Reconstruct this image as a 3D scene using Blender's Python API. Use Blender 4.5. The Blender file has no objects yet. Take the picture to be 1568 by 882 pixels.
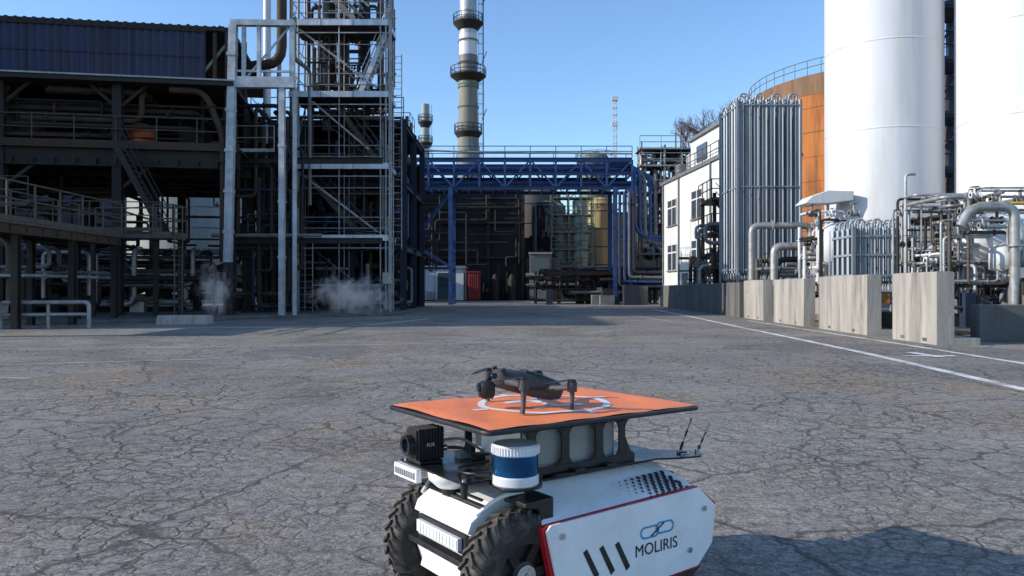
import bpy, math, random
from mathutils import Vector, Matrix, Quaternion
V=Vector
scene=bpy.context.scene
scene.view_settings.view_transform='Standard'
scene.view_settings.look='None'
scene.view_settings.exposure=0
ROOT=scene.collection

# ------------------------------------------------------------ materials
def nodes(name):
    m=bpy.data.materials.new(name); m.use_nodes=True
    nt=m.node_tree; nt.nodes.clear()
    out=nt.nodes.new('ShaderNodeOutputMaterial'); b=nt.nodes.new('ShaderNodeBsdfPrincipled')
    nt.links.new(b.outputs[0],out.inputs[0])
    return m,nt,b
def mixc(nt,fac,a,b,blend='MIX'):
    n=nt.nodes.new('ShaderNodeMix'); n.data_type='RGBA'; n.blend_type=blend
    for sock,val in ((n.inputs[0],fac),(n.inputs[6],a),(n.inputs[7],b)):
        if hasattr(val,'links'): nt.links.new(val,sock)
        elif isinstance(val,(int,float)): sock.default_value=val
        else: sock.default_value=(*val,1)
    return n.outputs[2]
def noise(nt,vec,scale,detail=6,rough=.6,dist=0):
    n=nt.nodes.new('ShaderNodeTexNoise'); n.inputs['Scale'].default_value=scale
    n.inputs['Detail'].default_value=detail; n.inputs['Roughness'].default_value=rough
    n.inputs['Distortion'].default_value=dist
    nt.links.new(vec,n.inputs['Vector']); return n
def mrange(nt,v,a,b,c=0.,d=1.):
    n=nt.nodes.new('ShaderNodeMapRange'); nt.links.new(v,n.inputs[0])
    for i,x in enumerate((a,b,c,d)): n.inputs[i+1].default_value=x
    return n.outputs[0]
def math_(nt,op,a,b=None):
    n=nt.nodes.new('ShaderNodeMath'); n.operation=op
    for i,x in enumerate((a,b)):
        if x is None: continue
        if hasattr(x,'links'): nt.links.new(x,n.inputs[i])
        else: n.inputs[i].default_value=x
    return n.outputs[0]
def mk(name,c,rough=.6,metal=0.,var=.2,scale=3.,bump=0.,dirt=None,damt=.5,streak=False,dscale=1.2,bscale=None):
    m,nt,b=nodes(name)
    tc=nt.nodes.new('ShaderNodeTexCoord'); mp=nt.nodes.new('ShaderNodeMapping')
    nt.links.new(tc.outputs['Object'],mp.inputs[0])
    if streak: mp.inputs['Scale'].default_value=(1,1,.12)
    n1=noise(nt,mp.outputs[0],scale,6,.65)
    f=mrange(nt,n1.outputs[0],.3,.7)
    lo=[x*(1-var) for x in c]; hi=[min(1,x*(1+var)) for x in c]
    col=mixc(nt,f,lo,hi)
    if dirt:
        n2=noise(nt,mp.outputs[0],dscale,8,.7,.3)
        col=mixc(nt,mrange(nt,n2.outputs[0],.48,.68,0,damt),col,dirt)
    nt.links.new(col,b.inputs['Base Color'])
    nt.links.new(mrange(nt,n1.outputs[0],.3,.7,max(0,rough-.1),min(1,rough+.12)),b.inputs['Roughness'])
    b.inputs['Metallic'].default_value=metal
    if bump:
        bp=nt.nodes.new('ShaderNodeBump'); bp.inputs['Strength'].default_value=bump; bp.inputs['Distance'].default_value=.02
        n3=noise(nt,tc.outputs['Object'],bscale or scale*6,6,.7)
        nt.links.new(n3.outputs[0],bp.inputs['Height']); nt.links.new(bp.outputs[0],b.inputs['Normal'])
    return m
RUST=(.12,.05,.02); SOOT=(.02,.018,.016)
M=dict(
 clad=mk('clad_blue',(.024,.028,.066),.65,.0,.45,1.5,dirt=(.012,.012,.015),damt=.8,streak=True),
 dark=mk('dark_steel',(.021,.017,.014),.75,.0,.5,3,dirt=(.06,.032,.018),damt=.4),
 brown=mk('rusty_steel',(.046,.028,.017),.8,0,.5,2.5,dirt=(.09,.04,.018),damt=.6),
 rail=mk('weathered_rail',(.085,.070,.056),.65,.1,.4,4,dirt=RUST,damt=.5),
 scaf=mk('scaffold_tube',(.32,.32,.32),.5,.25,.35,6,dirt=(.12,.085,.065),damt=.6),
 galv=mk('galvanised',(.40,.42,.44),.5,.3,.3,3,dirt=(.17,.14,.12),damt=.6),
 alu=mk('aluminium',(.54,.57,.61),.45,.4,.2,4,dirt=(.25,.25,.25),damt=.4,streak=True),
 fin=mk('vaporiser_fin',(.31,.34,.37),.5,.25,.3,3,dirt=(.14,.15,.17),damt=.6,streak=True),
 grey=mk('grey_paint',(.16,.16,.16),.55,.0,.3,3,dirt=(.06,.05,.045),damt=.5),
 lag=mk('pipe_lagging',(.33,.33,.32),.45,.4,.3,5,dirt=(.12,.1,.08),damt=.5),
 blue=mk('blue_paint',(.018,.060,.19),.5,.0,.4,2,dirt=(.015,.025,.045),damt=.6),
 navy=mk('navy_paint',(.010,.018,.042),.65,.0,.4,2,dirt=SOOT,damt=.6),
 white=mk('white_render',(.66,.66,.64),.7,0,.07,1,.1,dirt=(.36,.34,.30),damt=.5,streak=True),
 silo=mk('silo_white',(.64,.64,.65),.42,0,.04,.7,dirt=(.50,.49,.47),damt=.6,streak=True),
 rust=mk('rust_tank',(.40,.135,.030),.85,0,.3,.6,.2,dirt=(.13,.05,.022),damt=.95,streak=True,dscale=.7),
 rustdk=mk('rust_band',(.17,.09,.045),.8,0,.4,.8,.2,dirt=(.30,.19,.12),damt=.5,streak=True),
 conc=mk('concrete',(.35,.325,.285),.9,0,.28,1.6,.5,dirt=(.11,.10,.09),damt=.85,streak=True,dscale=2.2,bscale=14),
 concd=mk('concrete_dark',(.13,.125,.115),.9,0,.3,1.6,.4,dirt=(.05,.047,.042),damt=.6,streak=True),
 beige=mk('chimney_beige',(.22,.215,.175),.7,0,.2,.5,dirt=(.12,.11,.09),damt=.6,streak=True),
 green=mk('green_steel',(.14,.18,.11),.6,0,.3,1,dirt=(.1,.1,.07),damt=.5),
 tankg=mk('tank_pale',(.30,.34,.31),.6,0,.15,.5,dirt=(.17,.18,.15),damt=.5,streak=True),
 tankd=mk('tank_dull',(.095,.085,.075),.75,0,.2,.5,dirt=(.05,.04,.035),damt=.6,streak=True),
 yellow=mk('yellow_silo',(.38,.30,.12),.6,0,.25,.7,dirt=(.20,.15,.09),damt=.6,streak=True),
 ypaint=mk('yellow_paint',(.6,.38,.03),.5,0,.2,4),
 black=mk('black_cladding',(.010,.009,.008),.75,0,.5,.6,dirt=(.020,.016,.013),damt=.6,streak=True),
 glass=mk('window_glass',(.05,.065,.08),.12,0,.3,1),
 red=mk('red_paint',(.26,.022,.018),.6,0,.2,3,dirt=(.12,.03,.02)),
 orange=mk('orange_paint',(.40,.08,.015),.6,0,.2,3),
 dgreen=mk('door_green',(.03,.06,.05),.5,0,.2,3),
 rwhite=mk('robot_white',(.84,.84,.84),.28,0,.03,8,dirt=(.60,.55,.48),damt=.35,dscale=5),
 rblack=mk('robot_black',(.014,.014,.015),.42,0,.3,20,dirt=(.05,.045,.04),damt=.3,dscale=9),
 rplate=mk('deck_black',(.012,.012,.014),.2,0,.3,10,dirt=(.10,.09,.08),damt=.25,dscale=6),
 rred=mk('robot_red',(.55,.015,.025),.35,0,.1,8),
 tyre=mk('tyre_rubber',(.036,.033,.030),.85,0,.3,30,.3,dirt=(.16,.135,.105),damt=.8,dscale=14,bscale=200),
 rgrey=mk('robot_grey',(.30,.31,.30),.5,0,.1,8,dirt=(.17,.16,.14),damt=.4,dscale=6),
 pad=mk('pad_orange',(.90,.235,.08),.6,0,.06,6,.25,dirt=(.74,.22,.11),damt=.4,dscale=5,bscale=14),
 padw=mk('pad_white',(.78,.76,.74),.6,0,.05,6),
 lglass=mk('lidar_glass',(.015,.10,.25),.08,.75,.6,5),
 lwhite=mk('lidar_silver',(.72,.73,.75),.3,.2,.05,6),
 steel=mk('bright_steel',(.6,.6,.6),.25,.9,.1,10),
 drone=mk('drone_grey',(.062,.055,.055),.65,0,.2,30),
 droned=mk('drone_dark',(.014,.014,.015),.5,0,.2,30),
 logo=mk('logo_blue',(.03,.28,.50),.4,0,.05,8),
 lamp=mk('lamp_lens',(.70,.72,.75),.15,0,.05,20),
 bark=mk('bark',(.12,.075,.055),.9,0,.3,2),
)

# ------------------------------------------------------------ mesh builder
class B:
    def __init__(s): s.v=[]; s.f=[]; s.m=[]; s.s=[]; s.T=Matrix.Identity(4)
    def add(s,vs,fs,mat,smooth=False):
        o=len(s.v); s.v+= [s.T@V(p) for p in vs]
        for f in fs: s.f.append([i+o for i in f]); s.m.append(mat); s.s.append(smooth)
    def box(s,x0,x1,y0,y1,z0,z1,mat):
        vs=[(x,y,z) for z in (z0,z1) for y in (y0,y1) for x in (x0,x1)]
        s.add(vs,[(0,2,3,1),(4,5,7,6),(0,1,5,4),(2,6,7,3),(0,4,6,2),(1,3,7,5)],mat)
    def beam(s,p,q,w,h,mat,up=(0,0,1)):
        p=V(p);q=V(q);d=(q-p).normalized(); up=V(up)
        if abs(d.dot(up))>.97: up=V((0,1,0))
        a=d.cross(up).normalized()*w/2; b=a.cross(d).normalized()*h/2
        vs=[p-a-b,p+a-b,p+a+b,p-a+b,q-a-b,q+a-b,q+a+b,q-a+b]
        s.add(vs,[(0,1,2,3),(7,6,5,4),(0,4,5,1),(1,5,6,2),(2,6,7,3),(3,7,4,0)],mat)
    def ibeam(s,p,q,w,h,mat,up=(0,0,1)):
        p=V(p);q=V(q);d=(q-p).normalized(); up=V(up)
        if abs(d.dot(up))>.97: up=V((0,1,0))
        a=d.cross(up).normalized(); u=a.cross(d).normalized()
        s.beam(p+u*h*.46,q+u*h*.46,w,h*.08,mat,u); s.beam(p-u*h*.46,q-u*h*.46,w,h*.08,mat,u)
        s.beam(p,q,w*.1,h*.84,mat,u)
    def tube(s,pts,r,mat,n=8,caps=True,smooth=True,radii=None):
        pts=[V(p) for p in pts]; L=len(pts)
        t=[]
        for i in range(L):
            a=(pts[i]-pts[i-1]).normalized() if i>0 else V((0,0,0))
            b=(pts[i+1]-pts[i]).normalized() if i<L-1 else V((0,0,0))
            d=a+b
            t.append(d.normalized() if d.length>1e-6 else (a if i else b))
        ref=V((0,0,1)) if abs(t[0].z)<.9 else V((1,0,0))
        u=t[0].cross(ref).normalized(); vs=[]
        for i in range(L):
            u=(u-t[i]*u.dot(t[i])).normalized(); w=t[i].cross(u)
            rr=radii[i] if radii else r
            for k in range(n):
                an=2*math.pi*k/n; vs.append(pts[i]+(u*math.cos(an)+w*math.sin(an))*rr)
        fs=[(i*n+k,i*n+(k+1)%n,(i+1)*n+(k+1)%n,(i+1)*n+k) for i in range(L-1) for k in range(n)]
        s.add(vs,fs,mat,smooth)
        if caps:
            s.add(vs[:n],[tuple(range(n))[::-1]],mat); s.add(vs[-n:],[tuple(range(n))],mat)
    def cyl(s,p,q,r,mat,n=16,r2=None):
        s.tube([p,q],r,mat,n,True,True,[r,r if r2 is None else r2])
    def lathe(s,o,prof,mat,n=24,axis='z',sharp=True):
        o=V(o)
        def P(r,h,a):
            c,sn=math.cos(a)*r,math.sin(a)*r
            return o+ (V((c,sn,h)) if axis=='z' else V((c,h,sn)) if axis=='y' else V((h,c,sn)))
        if sharp:
            for (r0,h0),(r1,h1) in zip(prof,prof[1:]):
                vs=[P(r0,h0,2*math.pi*k/n) for k in range(n)]+[P(r1,h1,2*math.pi*k/n) for k in range(n)]
                s.add(vs,[(k,(k+1)%n,n+(k+1)%n,n+k) for k in range(n)],mat,True)
        else:
            vs=[P(r,h,2*math.pi*k/n) for r,h in prof for k in range(n)]
            s.add(vs,[(i*n+k,i*n+(k+1)%n,(i+1)*n+(k+1)%n,(i+1)*n+k) for i in range(len(prof)-1) for k in range(n)],mat,True)
    def prism(s,poly,o,u,v,e,mat):
        o=V(o);u=V(u);v=V(v);e=V(e);n=len(poly)
        a=[o+u*x+v*y for x,y in poly]; b=[p+e for p in a]
        s.add(a+b,[tuple(range(n)),tuple(range(n,2*n))[::-1]]+[(k,n+k,n+(k+1)%n,(k+1)%n) for k in range(n)],mat)
    def loft(s,secs,mat,n=14,e=2.6):
        vs=[]
        for c,u,v in secs:
            c=V(c);u=V(u);v=V(v)
            for k in range(n):
                a=2*math.pi*k/n; ca,sa=math.cos(a),math.sin(a)
                vs.append(c+u*math.copysign(abs(ca)**(2/e),ca)+v*math.copysign(abs(sa)**(2/e),sa))
        L=len(secs)
        s.add(vs,[(i*n+k,i*n+(k+1)%n,(i+1)*n+(k+1)%n,(i+1)*n+k) for i in range(L-1) for k in range(n)],mat,True)
        s.add(vs[:n],[tuple(range(n))[::-1]],mat,True); s.add(vs[-n:],[tuple(range(n))],mat,True)
    def ball(s,c,r,mat,n=12,sc=(1,1,1)):
        c=V(c); prof=[(math.sin(math.pi*i/8)*r,-math.cos(math.pi*i/8)*r) for i in range(9)]
        vs=[c+V((rr*math.cos(2*math.pi*k/n)*sc[0],rr*math.sin(2*math.pi*k/n)*sc[1],h*sc[2])) for rr,h in prof for k in range(n)]
        s.add(vs,[(i*n+k,i*n+(k+1)%n,(i+1)*n+(k+1)%n,(i+1)*n+k) for i in range(8) for k in range(n)],mat,True)
    def build(s,name,parent=None,bevel=0,mw=None):
        me=bpy.data.meshes.new(name); me.from_pydata([tuple(p) for p in s.v],[],s.f)
        used=sorted(set(s.m)); idx={k:i for i,k in enumerate(used)}
        for k in used: me.materials.append(M[k])
        me.polygons.foreach_set('material_index',[idx[k] for k in s.m])
        me.polygons.foreach_set('use_smooth',s.s)
        me.update()
        ob=bpy.data.objects.new(name,me); ROOT.objects.link(ob)
        if parent: ob.parent=parent
        if mw is not None: ob.matrix_world=mw
        if bevel:
            md=ob.modifiers.new('bevel','BEVEL'); md.width=bevel; md.segments=2; md.limit_method='ANGLE'; md.angle_limit=math.radians(40)
        return ob
def fillet(pts,R,n=4):
    pts=[V(p) for p in pts]; out=[pts[0]]
    for i in range(1,len(pts)-1):
        p=pts[i]; a=pts[i-1]-p; b=pts[i+1]-p
        d=min(R,a.length*.49,b.length*.49)
        A=p+a.normalized()*d; C=p+b.normalized()*d
        for k in range(n+1):
            t=k/n; out.append(A*(1-t)**2+p*2*t*(1-t)+C*t*t)
    out.append(pts[-1]); return out
def pipe(b,pts,r,mat,n=8,fl=True,R=None):
    b.tube(fillet(pts,R or r*3.2),r,mat,n)
    if fl:
        for p,q in zip(pts,pts[1:]):
            p=V(p);q=V(q); L=(q-p).length
            if L>r*14:
                d=(q-p).normalized(); c=p+d*min(L*.35,r*8)
                b.cyl(c-d*r*.25,c+d*r*.25,r*1.6,mat,n)
def rail(b,pts,mat='rail',h=1.1,sp=1.4,r=.024,toe=True):
    pts=[V(p) for p in pts]
    for p,q in zip(pts,pts[1:]):
        L=(q-p).length; n=max(1,round(L/sp))
        for k in range(n+1):
            c=p.lerp(q,k/n); b.tube([c,c+V((0,0,h))],r,mat,6,False)
        for hh in (h,h*.55): b.tube([p+V((0,0,hh)),q+V((0,0,hh))],r,mat,6,False)
        if toe: b.beam(p+V((0,0,.08)),q+V((0,0,.08)),.015,.14,mat)
def ladder(b,p,h,mat='galv',w=.45,ax=(1,0,0)):
    p=V(p);a=V(ax)*w/2
    for s in (-1,1): b.tube([p+a*s,p+a*s+V((0,0,h))],.025,mat,6)
    for k in range(int(h/.3)): z=V((0,0,.2+k*.3)); b.tube([p-a+z,p+a+z],.014,mat,5,False)
def stair(b,p,q,w,mat,wd=(0,1,0)):
    p=V(p);q=V(q);wd=V(wd).normalized()*w/2
    for s in (-1,1):
        b.beam(p+wd*s,q+wd*s,.05,.22,mat)
        for hh in (.55,1.0): b.tube([p+wd*s+V((0,0,hh)),q+wd*s+V((0,0,hh))],.022,mat,6,False)
    n=max(2,int(abs(q.z-p.z)/.2))
    for k in range(1,n):
        c=p.lerp(q,k/n); b.beam(c-wd,c+wd,.22,.03,mat)
def valve(b,p,s,mat,wheel='galv'):
    p=V(p)
    b.cyl(p+V((0,0,-s*.5)),p+V((0,0,s*1.5)),s*.22,mat,8)
    b.ball(p,s*.55,mat,8); b.cyl(p+V((0,0,s*1.5)),p+V((0,0,s*1.56)),s*.7,wheel,12)
    b.cyl(p+V((-s*.8,0,0)),p+V((-s*.65,0,0)),s*.6,mat,10); b.cyl(p+V((s*.65,0,0)),p+V((s*.8,0,0)),s*.6,mat,10)
    b.cyl(p-V((s*.8,0,0)),p+V((s*.8,0,0)),s*.32,mat,8)
def maze(b,rng,bx,n,rr,mats,seg=4,valves=0):
    (x0,x1),(y0,y1),(z0,z1)=bx
    for i in range(n):
        p=[rng.uniform(x0,x1),rng.uniform(y0,y1),rng.uniform(z0,z1)]; pts=[tuple(p)]; last=-1
        for k in range(seg):
            ax=rng.choice([a for a in (0,0,1,2,2) if a!=last]); last=ax
            lo,hi=bx[ax]; nv=rng.uniform(lo,hi)
            if abs(nv-p[ax])<.25: nv=hi if p[ax]<(lo+hi)/2 else lo
            p[ax]=nv; pts.append(tuple(p))
        pipe(b,pts,rng.uniform(*rr),rng.choice(mats),7)
    for i in range(valves):
        mt=rng.choice(mats); valve(b,(rng.uniform(x0,x1),rng.uniform(y0,y1),rng.uniform(z0,z1)),rng.uniform(.1,.2),mt,mt)

# ------------------------------------------------------------ ground
def asphalt_nodes(nt,tc):
    vec=tc.outputs['Object']
    dn=noise(nt,vec,3.,4,.6)
    dv=nt.nodes.new('ShaderNodeVectorMath'); dv.operation='MULTIPLY_ADD'
    nt.links.new(dn.outputs['Color'],dv.inputs[0]); dv.inputs[1].default_value=(.34,.34,0); nt.links.new(vec,dv.inputs[2])
    def vor(scale,feat,src):
        n=nt.nodes.new('ShaderNodeTexVoronoi'); n.voronoi_dimensions='2D'; n.feature=feat; n.inputs['Scale'].default_value=scale
        nt.links.new(src,n.inputs['Vector']); return n
    big=noise(nt,vec,.16,6,.6,.5); mid=noise(nt,vec,1.3,7,.68); clump=noise(nt,vec,11,5,.7,.4); fine=noise(nt,vec,38,6,.78); vf=noise(nt,vec,130,2,.7)
    tan=noise(nt,vec,.34,8,.70,.6)
    col=mixc(nt,mrange(nt,big.outputs[0],.38,.62),(.205,.188,.168),(.325,.296,.258))
    col=mixc(nt,mrange(nt,tan.outputs[0],.49,.62,0,.85),col,(.300,.222,.148))
    col=mixc(nt,mrange(nt,mid.outputs[0],.38,.66,0,.65),col,(.20,.183,.163))
    pt=noise(nt,vec,.22,7,.64,1.2)
    col=mixc(nt,mrange(nt,pt.outputs[0],.54,.585,0,.5),col,(.130,.120,.110))
    sp=noise(nt,vec,2.1,3,.5,.3)
    col=mixc(nt,mrange(nt,sp.outputs[0],.67,.73,0,.55),col,(.085,.075,.065))
    col=mixc(nt,1.,col,mrange(nt,clump.outputs[0],.36,.64,.72,1.28),'MULTIPLY')
    col=mixc(nt,1.,col,mrange(nt,fine.outputs[0],.37,.63,.62,1.38),'MULTIPLY')
    col=mixc(nt,1.,col,mrange(nt,vf.outputs[0],.34,.66,.62,1.38),'MULTIPLY')
    st=vor(85,'F1',vec)
    stc=nt.nodes.new('ShaderNodeSeparateColor'); nt.links.new(st.outputs['Color'],stc.inputs[0])
    col=mixc(nt,mrange(nt,stc.outputs[0],.86,.92,0,.45),col,(.44,.40,.355))
    col=mixc(nt,mrange(nt,stc.outputs[1],.86,.92,0,.5),col,(.07,.063,.056))
    e1=vor(.75,'DISTANCE_TO_EDGE',dv.outputs[0]); e2=vor(2.9,'DISTANCE_TO_EDGE',dv.outputs[0]); e3=vor(8.,'DISTANCE_TO_EDGE',dv.outputs[0])
    c1=mrange(nt,e1.outputs[0],.005,.020,1,0)
    m2=mrange(nt,noise(nt,vec,.45,4,.6).outputs[0],.42,.55)
    c2=math_(nt,'MULTIPLY',mrange(nt,e2.outputs[0],.012,.060,1,0),m2)
    m3=mrange(nt,noise(nt,vec,.7,5,.65).outputs[0],.43,.58)
    c3=math_(nt,'MULTIPLY',mrange(nt,e3.outputs[0],.02,.12,.8,0),m3)
    m1=mrange(nt,noise(nt,vec,.3,3,.6).outputs[0],.38,.48)
    c1=math_(nt,'MULTIPLY',c1,m1)
    cr=math_(nt,'MAXIMUM',math_(nt,'MAXIMUM',c1,c2),c3)
    col=mixc(nt,math_(nt,'MULTIPLY',cr,.78),col,(.055,.047,.040))
    h=math_(nt,'ADD',math_(nt,'MULTIPLY',fine.outputs[0],.005),math_(nt,'MULTIPLY',vf.outputs[0],.003))
    h=math_(nt,'ADD',h,math_(nt,'MULTIPLY',clump.outputs[0],.010))
    h=math_(nt,'SUBTRACT',h,math_(nt,'MULTIPLY',math_(nt,'MAXIMUM',c2,c3),.007))
    return col,h,fine,mid
m,nt,b_=nodes('asphalt'); tc=nt.nodes.new('ShaderNodeTexCoord')
col,h,_,_=asphalt_nodes(nt,tc); nt.links.new(col,b_.inputs['Base Color'])
b_.inputs['Roughness'].default_value=.9; b_.inputs['Specular IOR Level'].default_value=.25
bp=nt.nodes.new('ShaderNodeBump'); bp.inputs['Strength'].default_value=.8; bp.inputs['Distance'].default_value=1.
nt.links.new(h,bp.inputs['Height']); nt.links.new(bp.outputs[0],b_.inputs['Normal']); M['asphalt']=m
def markmat(name,a0,a1,c,amt):
    m,nt,b_=nodes(name); tc=nt.nodes.new('ShaderNodeTexCoord')
    col,h,fi,mi=asphalt_nodes(nt,tc)
    w=math_(nt,'MULTIPLY',mrange(nt,fi.outputs[0],a0,a1,0,amt),mrange(nt,mi.outputs[0],.38,.56,.3,1))
    nt.links.new(mixc(nt,w,col,c),b_.inputs['Base Color']); b_.inputs['Roughness'].default_value=.85
    return m
M['mark']=markmat('worn_marking',.36,.50,(.78,.77,.74),1.); M['faint']=markmat('faint_marking',.42,.58,(.62,.60,.56),.75)
b=B(); b.add([(-2500,-2500,0),(2500,-2500,0),(2500,2500,0),(-2500,2500,0)],[(0,1,2,3)],'asphalt'); b.build('ground')
def strip(b,pts,w,z,mat):
    pts=[V((x,y,z)) for x,y in pts]
    for p,q in zip(pts,pts[1:]):
        d=(q-p).normalized(); a=V((-d.y,d.x,0))*w/2
        b.add([p-a,q-a,q+a,p+a],[(0,1,2,3)],mat)
b=B()
strip(b,[(5.25,5.5),(5.62,8.8),(6.05,13),(6.35,17.2),(6.75,23.5)],.16,.004,'mark')
strip(b,[(6.75,23.5),(7.3,31),(8.1,45)],.17,.004,'mark')
strip(b,[(7.35,8.5),(7.6,12),(7.85,16),(8.1,21),(8.45,28)],.13,.004,'mark')
strip(b,[(6.45,12.9),(7.3,12.9)],.2,.008,'mark'); strip(b,[(6.9,12.6),(6.9,13.6)],.18,.012,'mark')
strip(b,[(1.8,19.6),(3.2,22)],.12,.004,'faint')
strip(b,[(-9.,14.3),(.5,16.4)],.14,.004,'faint')
strip(b,[(-10,10.4),(-4.6,12.4)],.14,.004,'faint')
strip(b,[(-16,21.2),(-6.5,23.2)],.18,.004,'mark')
strip(b,[(-4.5,24.5),(-3.2,30)],.16,.004,'mark')
strip(b,[(-7.5,10.0),(-5.9,9.6)],.12,.004,'faint')
strip(b,[(3.0,40),(7.6,33)],.16,.004,'faint')
strip(b,[(5.6,27),(4.5,45)],.16,.004,'faint')
b.build('road_markings')

# ------------------------------------------------------------ concrete barriers
def bx(Y): return 8.4+(Y-15.5)*.048
def barrier(y0,y1,h,name,th=.34,mat='conc'):
    b=B()
    d=V((.048,1,0)).normalized(); n=V((d.y,-d.x,0))
    p=V((bx(y0),y0,0)); L=(V((bx(y1),y1,0))-p).length
    prof=[(0,0),(th,0),(th,h-.02),(th-.03,h),(.03,h),(0,h-.02)]
    b.prism([(x,z) for x,z in prof],p,n,V((0,0,1)),d*L,mat)
    b.prism([(th,0),(th+.5,0),(th+.5,.14),(th,.14)],p,n,V((0,0,1)),d*L,mat)
    for t in (.25,.75):
        c=p+d*L*t; b.beam(c+V((-.004,0,.05)),c+V((-.004,.001,.12)),.006,.18,'concd',d)
    if L>10:
        k=2.
        while k<L: c=p+d*k; b.beam(c+V((-.004,0,0)),c+V((-.004,0,h-.05)),.006,.03,'dark',d); k+=2.
    return b.build(name,bevel=.02)
barrier(15.5,17.5,1.46,'concrete_barrier'); barrier(18.9,22.3,1.47,'concrete_barrier'); barrier(23.6,26.8,1.45,'concrete_barrier')
barrier(28.1,30.9,1.47,'concrete_barrier'); barrier(31.6,54,1.42,'concrete_wall',.3,'concd')
b=B(); b.box(9.9,13.5,16.6,16.95,0,.78,'concd'); b.box(13.6,18,16.8,17.2,0,.8,'concd')
b.box(9.4,9.75,17.4,24,0,.55,'concd'); b.build('low_concrete_wall',bevel=.02)

# ------------------------------------------------------------ left process building
rng=random.Random(5)
a=math.radians(9.5)
BM=Matrix.Translation((-11.3,31.4,0))@Matrix.Rotation(a,4,'Z')
XL=-13.2
b=B()
x=XL
while x<-.95:
    b.prism([(0,0),(.07,-.05),(.16,-.05),(.23,0)],(x,-.02,9.42),(1,0,0),(0,1,0),(0,0,1.95),'clad'); x+=.3
b.box(XL,-.95,-.02,.05,9.42,11.37,'clad')
for k in range(7): b.box(XL+k*1.9,XL+k*1.9+.03,-.078,-.07,9.42,11.37,'dark')
b.box(XL,-.95,-.085,-.06,10.35,10.38,'dark')
b.box(XL,-.9,-.12,.1,11.37,11.45,'dark')
b.box(XL,.1,-.1,11,11.45,11.6,'dark')
for k in range(40): b.box(XL+k*.33,XL+k*.33+.12,-.14,-.10,11.42,11.62,'dark')
for x in [-.4,-1.6,-6,-10]: b.beam((x,-.05,11.62),(x+.02,4,11.7),.1,.1,'dark')
b.box(XL,.25,-.75,.1,9.30,9.36,'lag'); b.box(XL,.25,-.70,10,9.12,9.28,'dark')
b.box(XL-.1,XL,0,10,0,11.4,'clad')  # unseen end wall, added to block the sun and keep the interior dark
for x in (0,-4.2,-8.4,-12.6):
    for y in (0,5,10):
        b.ibeam((x,y,0),(x,y,9.3 if x or y else 11.4),.34,.4,'dark')
for x in (-.6,-1.2): b.ibeam((x,.1,9.4),(x,.1,11.4),.14,.2,'brown')
b.beam((-1.2,.12,9.6),(0,.12,11.2),.1,.1,'green')
for y in (-.1,2.5,5,7.5,10): b.ibeam((XL,y,6.3),(.4,y,6.3),.3,.75,'dark')
b.box(XL,.4,-.3,10,6.70,6.76,'dark')
for k in range(18): b.beam((XL+k*.75,-.3,6.1),(XL+k*.75,10,6.1),.08,.25,'dark')
b.box(XL,.4,-.36,-.30,6.6,6.9,'brown')
rail(b,[(XL,-.3,6.76),(.3,-.3,6.76)],'rail',1.1,1.5)
b.box(XL,.4,10,10.2,6.8,8.25,'black'); b.box(XL,.4,10,10.2,8.7,9.2,'black')
for k in range(12): b.box(XL+k*1.15,XL+k*1.15+.5,9.98,10.22,8.2,8.75,'black')
for x in (-4.2,-8.4,-12.6):
    b.beam((x,0,5.0),(x+1.2,0,6.0),.12,.12,'brown'); b.beam((x,0,8.2),(x-1.1,0,9.2),.12,.12,'dark'); b.beam((x,0,8.2),(x+1.1,0,9.2),.12,.12,'dark')
pipe(b,[(-2.2,-.35,8.95),(-.9,-.35,8.95),(-.2,-.35,7.2),(-.2,-.35,2.2)],.13,'brown',10,True,.5)
b.lathe((-3.6,.9,6.8),[(0.01,0),(.55,0),(.55,.8),(.3,1.0),(0.01,1.0)],'orange',18)
b.lathe((-8.2,1.5,6.8),[(0.01,0),(.8,0),(.8,1.5),(.4,1.9),(0.01,2)],'brown',18)
b.lathe((-6.,3.5,6.8),[(0.01,0),(.7,0),(.7,2.),(0.01,2.2)],'dark',18)
for i in range(32):
    x=rng.uniform(-12,-.4); y=rng.uniform(0.6,9); z=rng.uniform(6.8,8.3)
    w=rng.uniform(.2,.7); b.box(x,x+w,y,y+w,6.76,z,rng.choice(['dark','brown','dark','brown']))
for i in range(5): b.cyl((rng.uniform(-12,-1),.2,8.95),(rng.uniform(-12,-1),.3,8.9),.14,rng.choice(['red','brown','dark']),10)
maze(b,rng,((-12.5,-.3),(0,9),(6.9,9.1)),50,(.03,.13),['dark','brown','rail','dark','brown'],4,14)
b.lathe((-10.5,4,4.2),[(.25,0),(1.1,1.7),(1.1,2.)],'dark',12)
maze(b,rng,((-12.5,-5.2),(1.5,9.5),(3.0,6.0)),20,(.03,.13),['dark','brown','rail','brown'],4,8)
maze(b,rng,((-5.2,-.3),(1.5,9.5),(3.3,6.0)),6,(.03,.07),['dark','brown','rail'],3,2)
maze(b,rng,((-12.5,0),(3,10),(.4,2.9)),50,(.04,.13),['dark','dark','lag','brown','grey','rail','lag'],4,30)
for i in range(22):
    x=rng.uniform(-12,-.4); y=rng.uniform(2,9); w=rng.uniform(.2,.8)
    b.box(x,x+w,y,y+w,0,rng.uniform(.5,1.7),rng.choice(['dark','grey','brown','blue','lag','dark']))
for i in range(4):
    b.lathe((rng.uniform(-11,-1),rng.uniform(4,9),0),[(.01,0),(.5,0),(.5,2.1),(.2,2.5),(.01,2.55)],rng.choice(['grey','dark','brown']),16)
b.box(-7.2,-2.2,-1.6,-.4,3.2,3.3,'brown'); b.ibeam((-7.2,-1.6,3.1),(-2.2,-1.6,3.1),.12,.24,'dark')
rail(b,[(-7.2,-1.6,3.3),(-2.2,-1.6,3.3)],'rail')
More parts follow.
